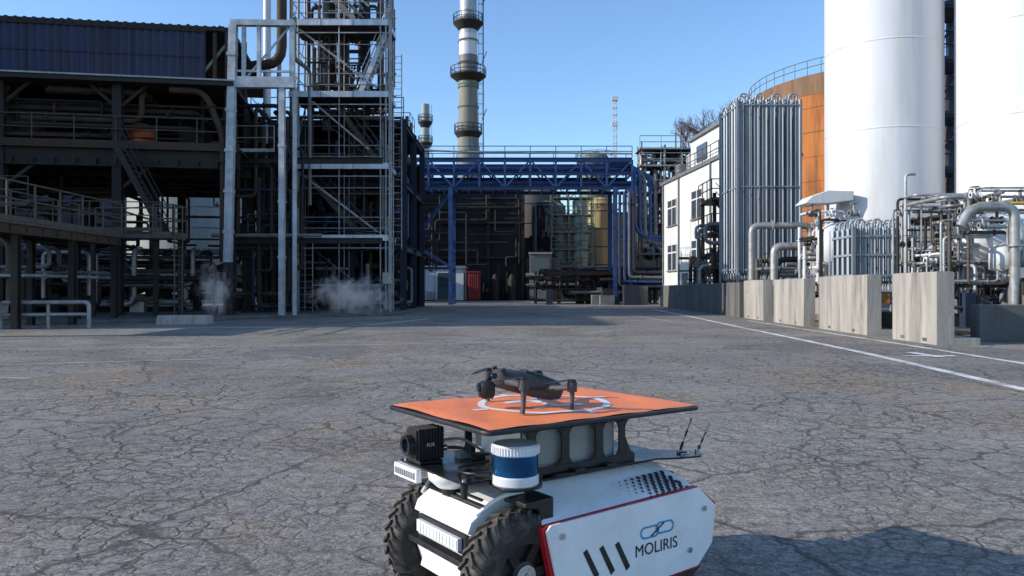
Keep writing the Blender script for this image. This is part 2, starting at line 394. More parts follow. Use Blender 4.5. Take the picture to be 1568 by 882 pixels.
for x in (-7,-4.6,-2.4): b.beam((x,-1.5,0),(x,-1.5,3.2),.16,.16,'dark')
stair(b,(-2.2,-1.0,3.3),(-3.9,-1.0,6.6),.8,'dark')
rail(b,[(-10.5,-.6,4.3),(-7.2,-.6,4.3)],'rail')
b.build('process_building',mw=BM)

# unseen hall left of the view, added and sized to shade the plant
b=B(); b.box(-50,-25.6,19.6,52,0,12.6,'clad'); b.box(-50.3,-25.3,19.3,52.3,12.6,12.9,'dark')
for k in range(54): b.box(-50+k*.45,-49.8+k*.45,19.52,19.6,.3,12.5,'clad')
for k in range(5): b.box(-48+k*5,-46+k*5,19.45,19.51,3,5,'glass')
b.build('unseen_shade_hall')

# ------------------------------------------------------------ elevated walkway, left foreground
b=B()
b.box(-15.2,-13.7,17.5,27.5,2.92,3.0,'rail')
for x in (-15.15,-13.75): b.ibeam((x,17.5,2.8),(x,27.5,2.8),.12,.28,'brown')
for k in range(14): b.beam((-15.2,17.7+k*.75,2.8),(-13.7,17.7+k*.75,2.8),.06,.14,'brown')
for y in (18,21.8,24.6,27.2):
    for x in (-15.1,-13.8): b.ibeam((x,y,0),(x,y,2.7),.18,.2,'dark')
rail(b,[(-13.7,17.5,3.0),(-13.7,27.5,3.0)],'rail',1.1,1.3,.03); rail(b,[(-15.2,17.5,3),(-15.2,27.5,3)],'rail',1.1,1.3,.03)
b.box(-15.2,-11.9,27.5,28.6,2.92,3.0,'rail'); rail(b,[(-15.2,28.6,3),(-11.9,28.6,3),(-11.9,27.5,3),(-12.6,27.5,3)],'rail',1.1,1.1,.03)
b.ibeam((-12,28.4,0),(-12,28.4,2.9),.16,.18,'dark'); ladder(b,(-11.75,27.6,0),4.1,'rail',.45,(0.2,1,0))
maze(b,rng,((-17,-14.2),(22,28),(.6,2.6)),9,(.05,.11),['lag','rail','grey'],3,5)
b.build('elevated_walkway')
b=B()
b.tube(fillet([(-14.3,21.9,0),(-14.3,21.9,.75),(-12.2,22.6,.75),(-12.2,22.6,0)],.15),.06,'scaf',8)
b.tube([(-14.3,21.9,.4),(-12.2,22.6,.4)],.05,'scaf',8)
b.tube([(-13.2,22.3,.75),(-13.2,22.3,0)],.05,'scaf',8); b.box(-14.4,-14.2,21.7,22.1,.3,.75,'lag')
b.build('guard_rail')
b=B()
def slab(b,poly,z,mat): b.prism(poly,(0,0,0),(1,0,0),(0,1,0),(0,0,z),mat)
slab(b,[(-25,24),(-14,25.2),(-10.6,27.6),(-10.3,30),(-4.9,33.8),(-4.9,48),(-25,48)],.12,'concd')
b.build('plant_kerb',bevel=.02)
b=B(); b.prism([(0,0),(.5,0),(.42,.3),(.08,.3)],(-11.2,24.6,0),(0.2,1,0),(0,0,1),(1.5,.2,0),'conc'); b.build('concrete_kerb_block',bevel=.02)

# ------------------------------------------------------------ galvanised duct frame between building and scaffold
b=B()
b.beam((-11.0,30.9,11.55),(-11.2,30.9,2.2),.30,.26,'galv'); b.beam((-11.2,30.9,0),(-11.2,30.9,2.2),.28,.28,'dark')
b.beam((-11.1,30.9,11.65),(-8.6,31.0,11.65),.26,.22,'galv'); b.beam((-11.0,30.92,9.3),(-8.6,31.0,9.3),.28,.42,'galv'); b.beam((-11.1,30.9,9.75),(-8.8,31,9.75),.08,.08,'galv')
for z in (3.4,5.0,6.6,8.2,10.4): b.beam((-11.02-.02*(11.5-z),30.9,z-.06),(-11.02-.02*(11.5-z),30.9,z+.06),.36,.32,'galv')
for z in (2.4,4.6,6.8): b.beam((-9.1,31,z-.05),(-9.1,31,z+.05),.27,.27,'galv')
for x in (-10.6,-10.0): b.beam((x,30.95,9.3),(x,30.95,11.6),.14,.14,'galv')
b.beam((-9.1,31,9.5),(-9.1,31,.1),.22,.22,'galv'); b.beam((-8.65,31.2,9.2),(-8.65,31.2,.1),.14,.14,'galv')
b.beam((-8.7,31,11.6),(-8.7,31.1,9.3),.16,.16,'galv'); b.beam((-10.6,31,9.4),(-8.8,31.1,11.6),.07,.07,'galv')
Y=33.
for z in (3.2,6.6): b.ibeam((-12,Y+.3,z),(-5.5,Y+.3,z),.16,.24,'dark')
rail(b,[(-11.8,Y-.1,6.9),(-10.0,Y-.1,6.9)],'scaf'); rail(b,[(-11.8,Y+2,3.4),(-10.,Y+2,3.4)],'scaf')
pipe(b,[(-10.0,34.,22),(-10.0,34.,10.9),(-11.9,34.2,10.9),(-11.9,35,8)],.22,'brown',12,R=.8)
b.cyl((-10.95,35,6.5),(-10.95,35,24),.17,'silo',12); b.cyl((-10.5,35.3,8),(-10.5,35.3,24),.1,'lag',10)
b.cyl((-11.75,34.4,0),(-11.75,34.4,12),.1,'dark',8)
for i in range(6): b.cyl((-11.6+i*.3,36,0),(-11.6+i*.3,36,rng.uniform(8,10.5)),.06+.04*(i%3),rng.choice(['navy','dark','dark']),8)
pipe(b,[(-9.5,34.2,13),(-9.5,34.2,11.2),(-9.3,36,11.2),(-9.3,36,5)],.09,'grey')
pipe(b,[(-12.3,33.6,2.9),(-9.9,33.6,2.9),(-9.9,33.6,.3)],.12,'dark'); pipe(b,[(-12.6,32.9,3.4),(-8,32.9,3.4)],.08,'grey')
maze(b,rng,((-12.4,-9.4),(33.4,35.5),(.4,9)),28,(.04,.1),['dark','dark','brown','navy'],4,7)
b.build('duct_frame')

# ------------------------------------------------------------ process unit behind scaffold
b=B()
for x in (-13,-10.5,-8,-5.4):
    for y in (39,43,47): b.ibeam((x,y,0),(x,y,9.6),.3,.3,'navy')
for z in (3.2,6.4,9.4):
    for y in (39,43,47): b.ibeam((-13,y,z),(-5.4,y,z),.2,.32,'navy')
    for x in (-13,-10.5,-8,-5.4): b.ibeam((x,39,z),(x,47,z),.2,.3,'navy')
    b.box(-13,-5.6,39.2,47,z+.16,z+.2,'dark'); rail(b,[(-13,39,z+.2),(-5.4,39,z+.2)],'navy')
b.box(-13.2,-5.3,47.2,47.5,0,8.6,'black'); b.box(-13.,-10.5,41,42,0,8.8,'black'); b.box(-9.8,-6.,41.5,44,3.4,9,'black')
b.lathe((-8.9,40.2,0),[(.01,.3),(.8,.4),(.8,5.8),(.4,6.4),(.01,6.5)],'navy',20)
b.lathe((-6.7,40.2,3.4),[(.01,0),(.55,.1),(.55,4.3),(.3,4.8),(.01,4.9)],'dark',20)
b.beam((-13,39,3.2),(-10.5,39,6.4),.14,.14,'navy'); b.beam((-8,39,3.2),(-10.5,39,6.4),.14,.14,'navy'); b.beam((-8,39,.1),(-5.4,39,3.2),.14,.14,'navy')
stair(b,(-12.6,38.4,9.4),(-10.2,38.4,6.5),.8,'navy'); stair(b,(-10.2,38.2,6.4),(-12.6,38.2,3.4),.8,'navy')
maze(b,rng,((-13,-5.4),(38.8,42.8),(.5,9)),66,(.04,.16),['navy','dark','navy','grey','brown','blue','dark'],4,18)
maze(b,rng,((-13,-5.4),(38.8,42),(.3,2.6)),26,(.05,.14),['dark','dark','brown','grey'],4,14)
b.build('process_unit')
b=B()
for x in (-8.6,-6.7):
    for y in (50,52): b.beam((x,y,0),(x,y,12.2),.2,.2,'navy')
for z in (3.5,6.5,9.2,11.2):
    b.box(-8.9,-6.5,49.8,52.2,z,z+.12,'navy'); rail(b,[(-8.9,49.8,z+.1),(-6.5,49.8,z+.1),(-6.5,52.2,z+.1)],'navy')
b.lathe((-7.7,51,6),[(.01,0),(.55,0),(.55,5),(.3,5.3),(.01,5.4)],'grey',16)
maze(b,rng,((-8.8,-6.2),(50,52),(.5,10)),14,(.05,.12),['navy','grey','dark'],4,6)
b.build('platform_tower')

# ------------------------------------------------------------ scaffold tower
b=B()
xs=[-10.1,-7.95,-5.8]; ys=[36,37.1,38.2]; zl=[3.4,6.7,10.0,13.3,16.6]
for x in xs:
    for y in ys: b.tube([(x,y,.05),(x,y,18.5)],.042 if x!=-7.95 else .024,'scaf',8)
for x in (-9.85,-6.05,-5.55): b.tube([(x,36.0,.05),(x,36.0,18.5)],.032,'scaf',8)
b.beam((-5.62,36,.1),(-5.62,36,18),.09,.09,'scaf'); b.beam((-10.18,36,.1),(-10.18,36,18),.08,.08,'rail')
for z in zl:
    b.box(-10.2,-5.7,36.02,38.2,z-.03,z+.02,'dark')
    b.box(-10.25,-5.68,35.93,35.97,z-.03,z+.24,'alu'); b.box(-10.25,-10.21,36,38.2,z,z+.2,'alu'); b.box(-5.7,-5.66,36,38.2,z,z+.2,'alu')
    for x in (-8.8,-7.3): b.box(x,x+.03,35.915,35.928,z-.03,z+.22,'grey')
    b.beam((-10.1,36,z-.36),(-5.7,36,z-.36),.05,.05,'scaf')
    for hh in (.55,1.05,2.4):
        for y in (36,38.2): b.tube([(-10.2,y,z+hh),(-5.65,y,z+hh)],.024,'scaf',6)
        for x in (-10.1,-5.8): b.tube([(x,36,z+hh),(x,38.2,z+hh)],.024,'scaf',6)
for i,z in enumerate([.1]+zl[:-1]):
    z2=zl[i]
    if i>0:
        if i%2: b.beam((-9.9,36.1,z2-.1),(-6.2,36.1,z+.4),.045,.08,'scaf')
        else: b.beam((-9.2,36.1,z2-.2),(-6.6,36.1,z+.9),.045,.08,'scaf')
    b.tube([(-5.8,38.2,z),(-10.1,38.2,z2)],.024,'scaf',6)
    for x in (-10.1,-5.8): b.tube([(x,36,z),(x,38.2,z2)],.024,'scaf',6)
stair(b,(-7.3,37.3,10.1),(-5.95,37.3,13.3),.7,'alu'); stair(b,(-9.9,37.3,16.5),(-7.,37.3,13.4),.7,'scaf')
stair(b,(-9.8,37.5,6.6),(-7.,37.5,3.5),.7,'rail'); stair(b,(-6.1,37.5,6.8),(-8.4,37.5,10),.7,'rail')
ladder(b,(-9.5,35.85,.1),3.6,'scaf',.75); ladder(b,(-5.3,36.2,3),9,'scaf',.4)
for x in (-10.1,-5.8): b.box(x-.15,x+.15,35.85,36.15,.0,.06,'brown')
pipe(b,[(-9.2,38.8,9),(-9.2,38.8,20)],.22,'grey',12); pipe(b,[(-7.2,38.7,9),(-7.2,38.7,20)],.14,'navy',12); b.cyl((-6.4,38.6,4),(-6.4,38.6,18),.1,'grey',10)
b.cyl((-8.4,38.7,9),(-8.4,38.7,20),.08,'brown',8); b.cyl((-6.0,38.9,9),(-6.0,38.9,19),.06,'dark',8)
for k in range(30):
    z=zl[k%5]; x=-9.9+rng.random()*3.9; w=rng.uniform(.15,.6); b.box(x,x+w,37.3,37.8,z+.02,z+rng.uniform(.2,1.0),rng.choice(['navy','dark','dark','brown','grey','brown']))
maze(b,rng,((-10,-6),(38.3,39.5),(9.5,17)),28,(.03,.11),['navy','dark','grey','brown','rail'],4,8)
maze(b,rng,((-9.9,-5.9),(36.6,38),(2.5,17)),16,(.02,.05),['rail','dark','brown'],4,4)
maze(b,rng,((-9.3,-5.9),(36.3,38),(.2,2.4)),9,(.04,.1),['dark','grey','dark'],3,6)
b.box(-9.2,-6.,36.3,36.34,1.3,1.36,'scaf'); b.box(-5.9,-5.5,35.7,36.1,1.4,1.9,'lag')
b.build('scaffold_tower')

# ------------------------------------------------------------ chimneys, mast
def ring_platform(b,x,y,z,r,R,mat='dark'):
    b.lathe((x,y,z),[(r,-.08),(R,-.08),(R,.1),(r,.1)],mat,20)
    b.lathe((x,y,z-1.),[(r,0),(R,.95)],mat,20)
    n=16
    for hh in (.6,1.15):
        b.tube([(x+R*math.cos(2*math.pi*k/n),y+R*math.sin(2*math.pi*k/n),z+hh) for k in range(n+1)],.05,mat,5,False)
    for k in range(n): c=(x+R*math.cos(2*math.pi*k/n),y+R*math.sin(2*math.pi*k/n)); b.tube([(c[0],c[1],z),(c[0],c[1],z+1.15)],.04,mat,5,False)
b=B(); x,y=-6.15,110
b.lathe((x,y,0),[(1.75,0),(1.5,20),(1.32,29.5)],'beige',32); b.lathe((x,y,0),[(1.45,29.5),(1.45,31.5)],'green',32); b.lathe((x,y,0),[(1.35,31.5),(1.35,34)],'grey',32)
b.lathe((x,y,0),[(1.28,34),(1.28,37)],'silo',32); b.lathe((x,y,0),[(1.22,37),(1.15,60),(0.01,60)],'galv',32)
for z,R in ((23.2,1.95),(31.2,2.5),(38.6,2.1)): ring_platform(b,x,y,z,1.3,R)
for k in range(18): b.lathe((x,y,5+k*3.1),[(1.52-.005*k,0),(1.56-.005*k,.1),(1.52-.005*k,.2)],'grey',24)
ladder(b,(x+1.75,y-.6,0),56,'dark',.5); b.beam((x+2.2,y-.4,0),(x+2.1,y-.4,55),.12,.12,'dark')
for k in range(40): b.beam((x+1.4,y-.5,2+k*1.4),(x+2.2,y-.4,2+k*1.4),.07,.07,'dark')
for z in (25,33,41):
    b.beam((x+2,y-.5,z),(x+2.6,y-.5,z+1.5),.1,.1,'dark')
b.build('chimney_stack')
b=B(); x,y=-14.4,130
b.lathe((x,y,0),[(.75,0),(.68,18),(.62,32),(.01,32)],'tankg',20)
for z in (25.5,29): ring_platform(b,x,y,z,.6,1.2)
ladder(b,(x+.9,y-.3,0),32,'dark',.4); b.build('chimney_stack')
b=B(); x,y=13.1,100
for dx,dy in ((-.3,-.3),(.3,-.3),(0,.3)): b.beam((x+dx,y+dy,0),(x+dx*.6,y+dy*.6,25.5),.07,.07,'silo')
for k in range(28): 
    z=k*.9; c='silo' if (k//4)%2 else 'red'
    b.beam((x-.3,y-.3,z),(x+.3,y-.3,z+.9),.05,.05,'silo'); b.beam((x+.3,y-.3,z),(x,y+.3,z+.9),.05,.05,'silo'); b.beam((x-.3,y-.3,z+.9),(x+.3,y-.3,z+.9),.05,.05,c)
b.beam((x,y,25),(x,y,27.3),.06,.06,'silo'); 
for z in (22,25.3): b.box(x-.4,x+.4,y-.4,y-.1,z,z+.5,'silo')
b.build('antenna_mast')

# ------------------------------------------------------------ blue pipe bridge
b=B()
X0,X1=-10.3,9.2
for y in (60,63.2):
    for z in (11.1,10.05,8.95): b.ibeam((X0,y,z),(X1,y,z),.26,.26 if z<11 else .32,'blue')
    n=10
    for k in range(n+1):
        x=X0+(X1-X0)*k/n; b.ibeam((x,y,8.95),(x,y,11.1),.16,.16,'blue')
        if k<n:
            x2=X0+(X1-X0)*(k+1)/n
            b.beam((x,y,8.95) if k%2 else (x,y,11.1),(x2,y,11.1) if k%2 else (x2,y,8.95),.12,.12,'blue')
for k in range(21):
    x=X0+(X1-X0)*k/20
    for z in (8.95,10.05): b.beam((x,60,z),(x,63.2,z),.12,.14,'blue')
for i,(yy,r,mt) in enumerate([(60.5,.16,'blue'),(61.,.2,'blue'),(61.6,.14,'lag'),(62.1,.22,'navy'),(62.7,.12,'brown')]):
    for z in (9.3,10.35): b.tube([(X0,yy,z+r*.6),(X1+.5,yy,z+r*.6)],r,mt if z<10 or i%2 else 'blue',8)
rail(b,[(X0,60,11.25),(X1,60,11.25)],'blue',.9,1.9,.035,False); rail(b,[(X0,63.2,11.25),(X1,63.2,11.25)],'blue',.9,1.9,.035,False)
b.tube([(X0-1,59.9,12.0),(-4,59.9,11.7),(X1,59.9,11.55)],.07,'lag',8)
for x in (7.9,9.1):
    for y in (60,63.2): b.ibeam((x,y,0),(x,y,9),.3,.3,'blue')
for z in (1.8,3.4,5.2,7): b.beam((7.9,60,z),(9.1,60,z),.16,.16,'blue'); b.beam((7.9,60,z),(9.1,60,z+1.7),.08,.08,'blue')
for x in (-4.7,-9.3):
    for y in (60,63.2): b.ibeam((x,y,0),(x,y,9),.32,.32,'blue')
b.ibeam((-9.3,60,2.6),(-4.7,60,8.6),.24,.24,'blue'); b.ibeam((-9.3,60,8.6),(-6.8,60,5.6),.2,.2,'blue'); b.ibeam((-9.3,60,5.6),(-4.7,60,2.9),.2,.2,'blue')
b.ibeam((-10.3,60,5.6),(-4.7,60,5.6),.2,.2,'navy'); b.ibeam((-10.3,60,2.8),(-4.7,60,2.8),.2,.2,'blue')
maze(b,rng,((-10.2,-6),(60.5,63),(2.5,8.5)),16,(.05,.14),['navy','blue','dark','grey'],4,6)
for i in range(5):
    o=i*.42
    pipe(b,[(7.5,60.4+o*.6,10.9-o*.4),(9.4+o,60.2+o*.3,10.9-o*.4),(9.4+o,60.2,5.2-o*.6),(12.6,60.2,5.2-o*.6)],.15,['blue','blue','grey','blue','grey'][i],10,True,1.4)
for i in range(4): pipe(b,[(8.2+i*.35,59.6,8.6),(8.2+i*.35,59.6,1.4+i*.35),(12.5,59.6,1.4+i*.35)],.11,['navy','blue','grey','navy'][i],8)
b.build('pipe_bridge')
b=B()
for z in (1.3,2.1):
    for y in (66,68): b.ibeam((1.5,y,z),(13,y,z),.14,.2,'dark')
for x in range(2,14,2):
    for y in (66,68): b.ibeam((x,y,0),(x,y,2.6),.2,.2,'dark')
for i in range(8): b.tube([(1.2,66+i*.28,2.35+.1*(i%2)),(13,66+i*.28,2.35+.1*(i%2))],.12,['grey','grey','dark','dark','grey','grey','dark','lag'][i],8)
for i in range(6): b.tube([(1.2,66+i*.3,1.55),(13,66+i*.3,1.55)],.1,['grey','dark','dark'][i%3],8)
maze(b,rng,((2,13),(62.5,65.5),(.3,2.9)),38,(.06,.16),['dark','grey','dark','dark','brown','navy'],4,22)
for i in range(14):
    x=rng.uniform(2,12.5); y=rng.uniform(58,64); w=rng.uniform(.4,1.1); b.box(x,x+w,y,y+w,0,rng.uniform(.5,1.6),rng.choice(['dark','grey','dark','navy','concd']))
b.build('pipe_rack')
b=B()
for x in (10.6,12.2,13.8,15.4):
    for y in (64,66): b.tube([(x,y,0),(x,y,12.6+(x%2))],.06,'rail',6)
for z in (4,6.5,9,11.2,12.6):
    b.box(10.4,15.6,63.8,66.2,z,z+.07,'rail'); rail(b,[(10.4,63.8,z),(15.6,63.8,z)],'scaf',1.1,1.5,.035)
maze(b,rng,((10.4,15.6),(64,66),(3,13)),30,(.07,.2),['lag','grey','dark','blue','rail'],4,10)
for i in range(7): b.lathe((11+i*.75,65,11),[(.01,0),(.25,0),(.25,rng.uniform(1,2.4)),(.01,2)],rng.choice(['grey','lag','dark']),10)
b.build('pipe_tower')

# ------------------------------------------------------------ dark building, cabin, tanks in the centre
b=B()
b.box(-10.2,1.2,86,100,0,12.6,'black')
for k in range(12): b.box(-10.2,1.2,85.9,85.99,5.6+k*.55,5.75+k*.55,'dark')
for x in (-10.2,-6.4,-2.6,1.2): b.box(x-.18,x+.18,85.6,85.84,0,12.5,'dark')
b.box(-5.4,-2.8,85.5,85.6,0,4.2,'black'); b.box(-10.4,1.4,85.4,100.2,12.6,12.9,'dark')
for z in (4.6,8.4): b.box(-10.3,1.3,85.3,85.6,z,z+.2,'dark')
for i in range(10): b.box(-3.2+i*.42,-3.0+i*.42,85.2,85.5,.2,rng.uniform(1,4),'dark')
for x in (-1.8,.0): b.lathe((x,84.5,0),[(.01,0),(.45,0),(.45,2.2),(.2,2.8),(.01,2.9)],'dark',14)
maze(b,rng,((-10,1),(84.3,85.2),(2,12)),12,(.06,.14),['dark','black','black'],4,0)
b.build('dark_industrial_building')
b=B(); b.box(-13.8,-10.6,84,92,0,13,'tankg'); b.box(-14,-10.5,83.9,84,12.6,13.1,'grey')
for k in range(4): b.box(-13.3,-11,83.92,83.99,2+k*2.6,2.2+k*2.6,'grey')
b.build('pale_green_building')
b=B(); b.box(-11.8,-4.9,80,84,0.1,3.35,'white'); b.box(-12,-4.7,79.8,84.2,3.35,3.6,'lag')
for k in range(8): b.box(-11.8+k*.98-.02,-11.8+k*.98+.02,79.97,80,.1,3.35,'grey')
b.box(-7.6,-6.2,79.92,79.96,.15,2.9,'dgreen'); b.box(-7.35,-6.45,79.88,79.915,1.5,2.6,'glass'); b.box(-7.7,-6.1,79.94,79.97,.1,3.0,'white')
b.box(-10.2,-9.0,79.94,79.97,1.4,2.6,'glass'); b.box(-8.6,-7.9,79.3,79.9,.1,1.0,'lag'); b.build('site_cabin',bevel=.02)
b=B(); b.box(-4.5,-3.3,80,82,.15,2.9,'red'); b.box(-4.6,-3.2,79.9,82.1,2.9,3.05,'red'); b.box(-4.4,-3.4,79.95,79.99,.3,2.7,'red')
for k in range(5): b.box(-4.4+k*.22,-4.34+k*.22,79.9,79.94,.3,2.7,'red')
b.build('red_container',bevel=.02)
b=B()
b.lathe((11,98,0),[(1.9,0),(1.9,11.6),(1.2,12.5),(.01,12.8)],'yellow',28); rail(b,[(9.4,96,11.6),(12.6,96,11.6)],'rail',1.1,1,.05)
for k in range(5): b.lathe((11,98,2+k*2.2),[(1.9,0),(1.95,.08),(1.9,.16)],'rail',28)
ladder(b,(10,95.9,0),11.6,'rail'); b.build('yellow_silo')
b=B()
for x in (4.6,6.6,8,9.4):
    for y in (91,93): b.beam((x,y,0),(x,y,12.4),.14,.14,'green')
for k in range(6):
    z=1.8+k*2; b.box(4.5,9.5,90.9,93.1,z,z+.14,'green'); rail(b,[(4.5,90.9,z),(9.5,90.9,z)],'green',1.1,.75,.05)
    b.beam((6.6,91,z),(9.4,91,z+2),.1,.1,'yellow' if k%2 else 'green'); b.beam((6.6,91,z),(4.6,91,z+2),.1,.1,'green')
b.lathe((8,92,0),[(.9,0),(.9,11.6),(.01,12)],'tankg',18); b.lathe((5.6,92,0),[(.7,0),(.7,11),(.01,11.6)],'grey',18); b.build('green_service_tower')
b=B(); b.lathe((3.0,106,0),[(3.6,0),(3.6,14),(2,15.2),(.01,15.6)],'tankd',32)
for k in range(5): b.lathe((3.0,106,2+k*2.6),[(3.6,0),(3.66,.08),(3.6,.16)],'dark',32)
b.box(-.5,6.4,95,99,0,7.5,'brown'); b.box(1.6,5.5,90,94,0,4.8,'concd')
b.box(1.9,4.2,84,88,0.2,5.,'grey'); b.box(2.1,4,83.94,83.99,3.1,4.6,'glass'); b.box(1.8,4.3,83.8,88.2,5,5.2,'lag')
maze(b,rng,((1.3,5),(94,95),(4,12)),12,(.08,.16),['dark','grey','green'],4,0)
b.build('storage_tank')
b=B(); b.lathe((13,122,0),[(2.4,0),(2.4,21.3),(1.6,22.3),(.01,22.8)],'green',32); ring_platform(b,13,122,21.3,2.4,3.1,'grey')
b.build('dome_tank')
b=B(); b.box(4.5,22,112,124,0,12,'concd'); b.box(-60,-13,95,110,0,8,'grey'); b.box(15,60,118,135,0,10,'brown')
for k in range(10): b.box(5+k*1.7,6+k*1.7,111.9,111.97,3,5,'glass'); b.box(5+k*1.7,6+k*1.7,111.9,111.97,8,10,'glass')
for k in range(14): b.box(-58+k*3.2,-56.4+k*3.2,94.9,94.97,3,5.4,'glass')
b.build('background_works')
b=B(); b.lathe((-28,71,0),[(6.5,0),(6.5,10.6),(3,11.6),(.01,12)],'tankg',48)
for k in range(6): b.lathe((-28,71,1.75*k+1),[(6.5,0),(6.56,.04),(6.5,.1)],'grey',48)
ladder(b,(-27,64.4,0),10.5,'grey',.5); b.build('storage_tank')
b=B(); b.box(-40,-36,66,72,0,12,'yellow'); b.box(-39.5,-38,65.9,65.97,1,3,'glass'); b.box(-39.5,-37,65.9,65.97,5,7,'glass'); b.box(-40.2,-35.8,65.8,72.2,12,12.3,'grey')
b.build('yellow_annex')

# ------------------------------------------------------------ white building on the right
A=V((11.5,60,0)); C=V((12.7,46.5,0)); d=(C-A).normalized(); n=V((d.y,-d.x,0))
if n.x<0: n=-n
b=B(); L=(C-A).length
WB=Matrix.Translation(A)@Matrix(((d.x,n.x,0,0),(d.y,n.y,0,0),(0,0,1,0),(0,0,0,1)))
b.T=WB
b.box(0,L,0,4.6,0,9.1,'white'); b.box(-.15,L+.15,-.15,4.7,9.1,9.3,'grey')
for z in (5.9,2.6):
    for s in (1.6,7.2):
        b.box(s,s+2.2,-.03,-.004,z,z+1.8,'glass')
        for xx in (s-.06,s+1.05,s+2.15): b.box(xx,xx+.1,-.06,-.031,z-.05,z+1.85,'white')
        b.box(s,s+2.2,-.055,-.031,z+1.2,z+1.3,'white'); b.box(s-.1,s+2.3,-.12,-.061,z-.14,z-.05,'grey')
b.box(4.5,L-1,.8,4.2,9.3,11.6,'white'); b.box(4.3,L-.8,.6,4.4,11.6,11.8,'grey')
b.box(6,8,.7,.79,9.9,11,'glass'); rail(b,[(0,.1,9.3),(L,.1,9.3)],'rail',1.0,1.5,.03)
b.box(2,3.1,.4,1.4,9.3,10.3,'lag'); b.lathe((3.8,1,9.3),[(.3,0),(.3,1.5),(.01,1.7)],'lag',10)
for s in (.5,4.4,11): b.cyl((s,-.08,0),(s,-.08,9.1),.06,'grey',8)
b.box(5,6.3,-.03,-.004,0,2.3,'grey')
b.T=Matrix.Identity(4)
b.build('white_building')
b=B()
for x in (10.6,12.6):
    for y in (41,43.5): b.ibeam((x,y,0),(x,y,6.2),.16,.16,'dark')
for z in (2.2,4.,5.8):
    b.box(10.4,12.8,40.8,43.7,z,z+.08,'dark'); rail(b,[(12.8,40.8,z),(10.4,40.8,z),(10.4,43.7,z)],'rail',1.1,.9,.03)
stair(b,(12.4,41.2,0),(10.8,41.2,2.2),.7,'dark'); stair(b,(10.8,41.4,2.2),(12.4,41.4,4),.7,'dark'); stair(b,(12.4,41.2,4),(10.8,41.2,5.8),.7,'dark')
maze(b,rng,((9.9,12.8),(39.5,43),(.4,4.6)),20,(.04,.12),['dark','grey','lag','brown','rail'],4,12)
maze(b,rng,((9.9,13),(44,47),(.4,3)),12,(.05,.12),['grey','lag','dark'],4,8)
b.build('steel_staircase')

# ------------------------------------------------------------ finned vaporisers
def vaporiser(name,x0,x1,y0,y1,z0,z1,nx,ny,r,fin):
    b=B(); dx=(x1-x0)/(nx-1); dy=(y1-y0)/(ny-1)
    for i in range(nx):
        for j in range(ny):
            x=x0+i*dx;y=y0+j*dy
            b.cyl((x,y,z0),(x,y,z1),r,'fin',8)
            for k in range(4):
                an=math.pi/4*(2*k+1); ex,ey=math.cos(an)*fin,math.sin(an)*fin
                b.beam((x+ex*.5,y+ey*.5,z0+.15),(x+ex*.5,y+ey*.5,z1-.12),fin,.012,'fin',(-ey,ex,0))
            if i%2==0 and i+1<nx:
                b.tube([(x+dx*.5-dx*.5*math.cos(t*math.pi/6),y,z1+dx*.5*math.sin(t*math.pi/6)) for t in range(7)],r*.8,'galv',8)
            elif j%2==0 and j+1<ny: b.tube([(x,y+dy*.5-dy*.5*math.cos(t*math.pi/6),z1+dy*.4*math.sin(t*math.pi/6)) for t in range(7)],r*.8,'galv',8)
            b.tube([(x,y,z0),(x,y,z0-.12)],r*.8,'galv',8)
    for z in (z0+.3,(z0+z1)/2,z1-.35):
        for y in (y0-fin*.8,y1+fin*.8): b.beam((x0-fin,y,z),(x1+fin,y,z),.03,.06,'fin')
        for x in (x0-fin*.8,x1+fin*.8): b.beam((x,y0-fin,z),(x,y1+fin,z),.03,.06,'fin')
    for x in (x0-fin,x1+fin):
        for y in (y0-fin,y1+fin): b.beam((x,y,0),(x,y,z1-.1),.09,.09,'fin')
    for y in (y0,y1): b.tube([(x0,y,z0-.15),(x1,y,z0-.15)],.06,'galv',8)
    b.box(x0-.3,x1+.3,y0-.3,y1+.3,0,.18,'concd')
    return b.build(name)
vaporiser('ambient_vaporiser',10.45,13.1,36,38.7,1.75,9.95,8,7,.055,.13)
vaporiser('ambient_vaporiser',9.55,11.2,21.8,23.2,1.2,2.95,8,5,.035,.085)

# ------------------------------------------------------------ rusty tank and white silos
b=B(); cx,cy,R=38.,78,13.8
b.lathe((cx,cy,0),[(R,0),(R,18.6)],'rust',96); b.lathe((cx,cy,0),[(R+.02,18.6),(R+.02,20.4),(R-.1,20.4)],'rustdk',96)
b.lathe((cx,cy,0),[(R,20.3),(6,21.5),(.01,22.2)],'rustdk',64)
for k in range(8): b.lathe((cx,cy,2.2*k+2),[(R,0),(R+.05,.03),(R,.08)],'rustdk' if k%3==0 else 'rust',96)
for k in range(64):
    an=2*math.pi*k/64; p=V((cx+R*math.cos(an),cy+R*math.sin(an),20.4)); b.tube([p,p+V((0,0,1.3))],.035,'grey',5,False)
for hh in (.7,1.3): b.tube([(cx+R*math.cos(2*math.pi*k/64),cy+R*math.sin(2*math.pi*k/64),20.4+hh) for k in range(65)],.035,'rail',5,False)
b.build('rusty_storage_tank')
def silo(x,y,r,name,H=26):
    b=B(); b.lathe((x,y,0),[(r,2.4),(r,H)],'silo',96); b.lathe((x,y,0),[(.01,1.7),(r*.6,1.8),(r,2.4)],'silo',64,sharp=False)
    b.lathe((x,y,0),[(r,H),(r*.7,H+.8),(.01,H+1.1)],'silo',64,sharp=False)
    for z in (6.25,9.05,11.9,14.8,18): b.lathe((x,y,z),[(r,-.03),(r+.012,-.01),(r+.012,.01),(r,.03)],'silo',96)
    for k in range(4):
        an=math.pi/4+k*math.pi/2; p=(x+r*.8*math.cos(an),y+r*.8*math.sin(an))
        b.beam((p[0],p[1],0),(p[0],p[1],2.9),.3,.3,'silo')
    b.box(x-r,x+r,y-r,y+r,0,.25,'concd')
    return b.build(name)
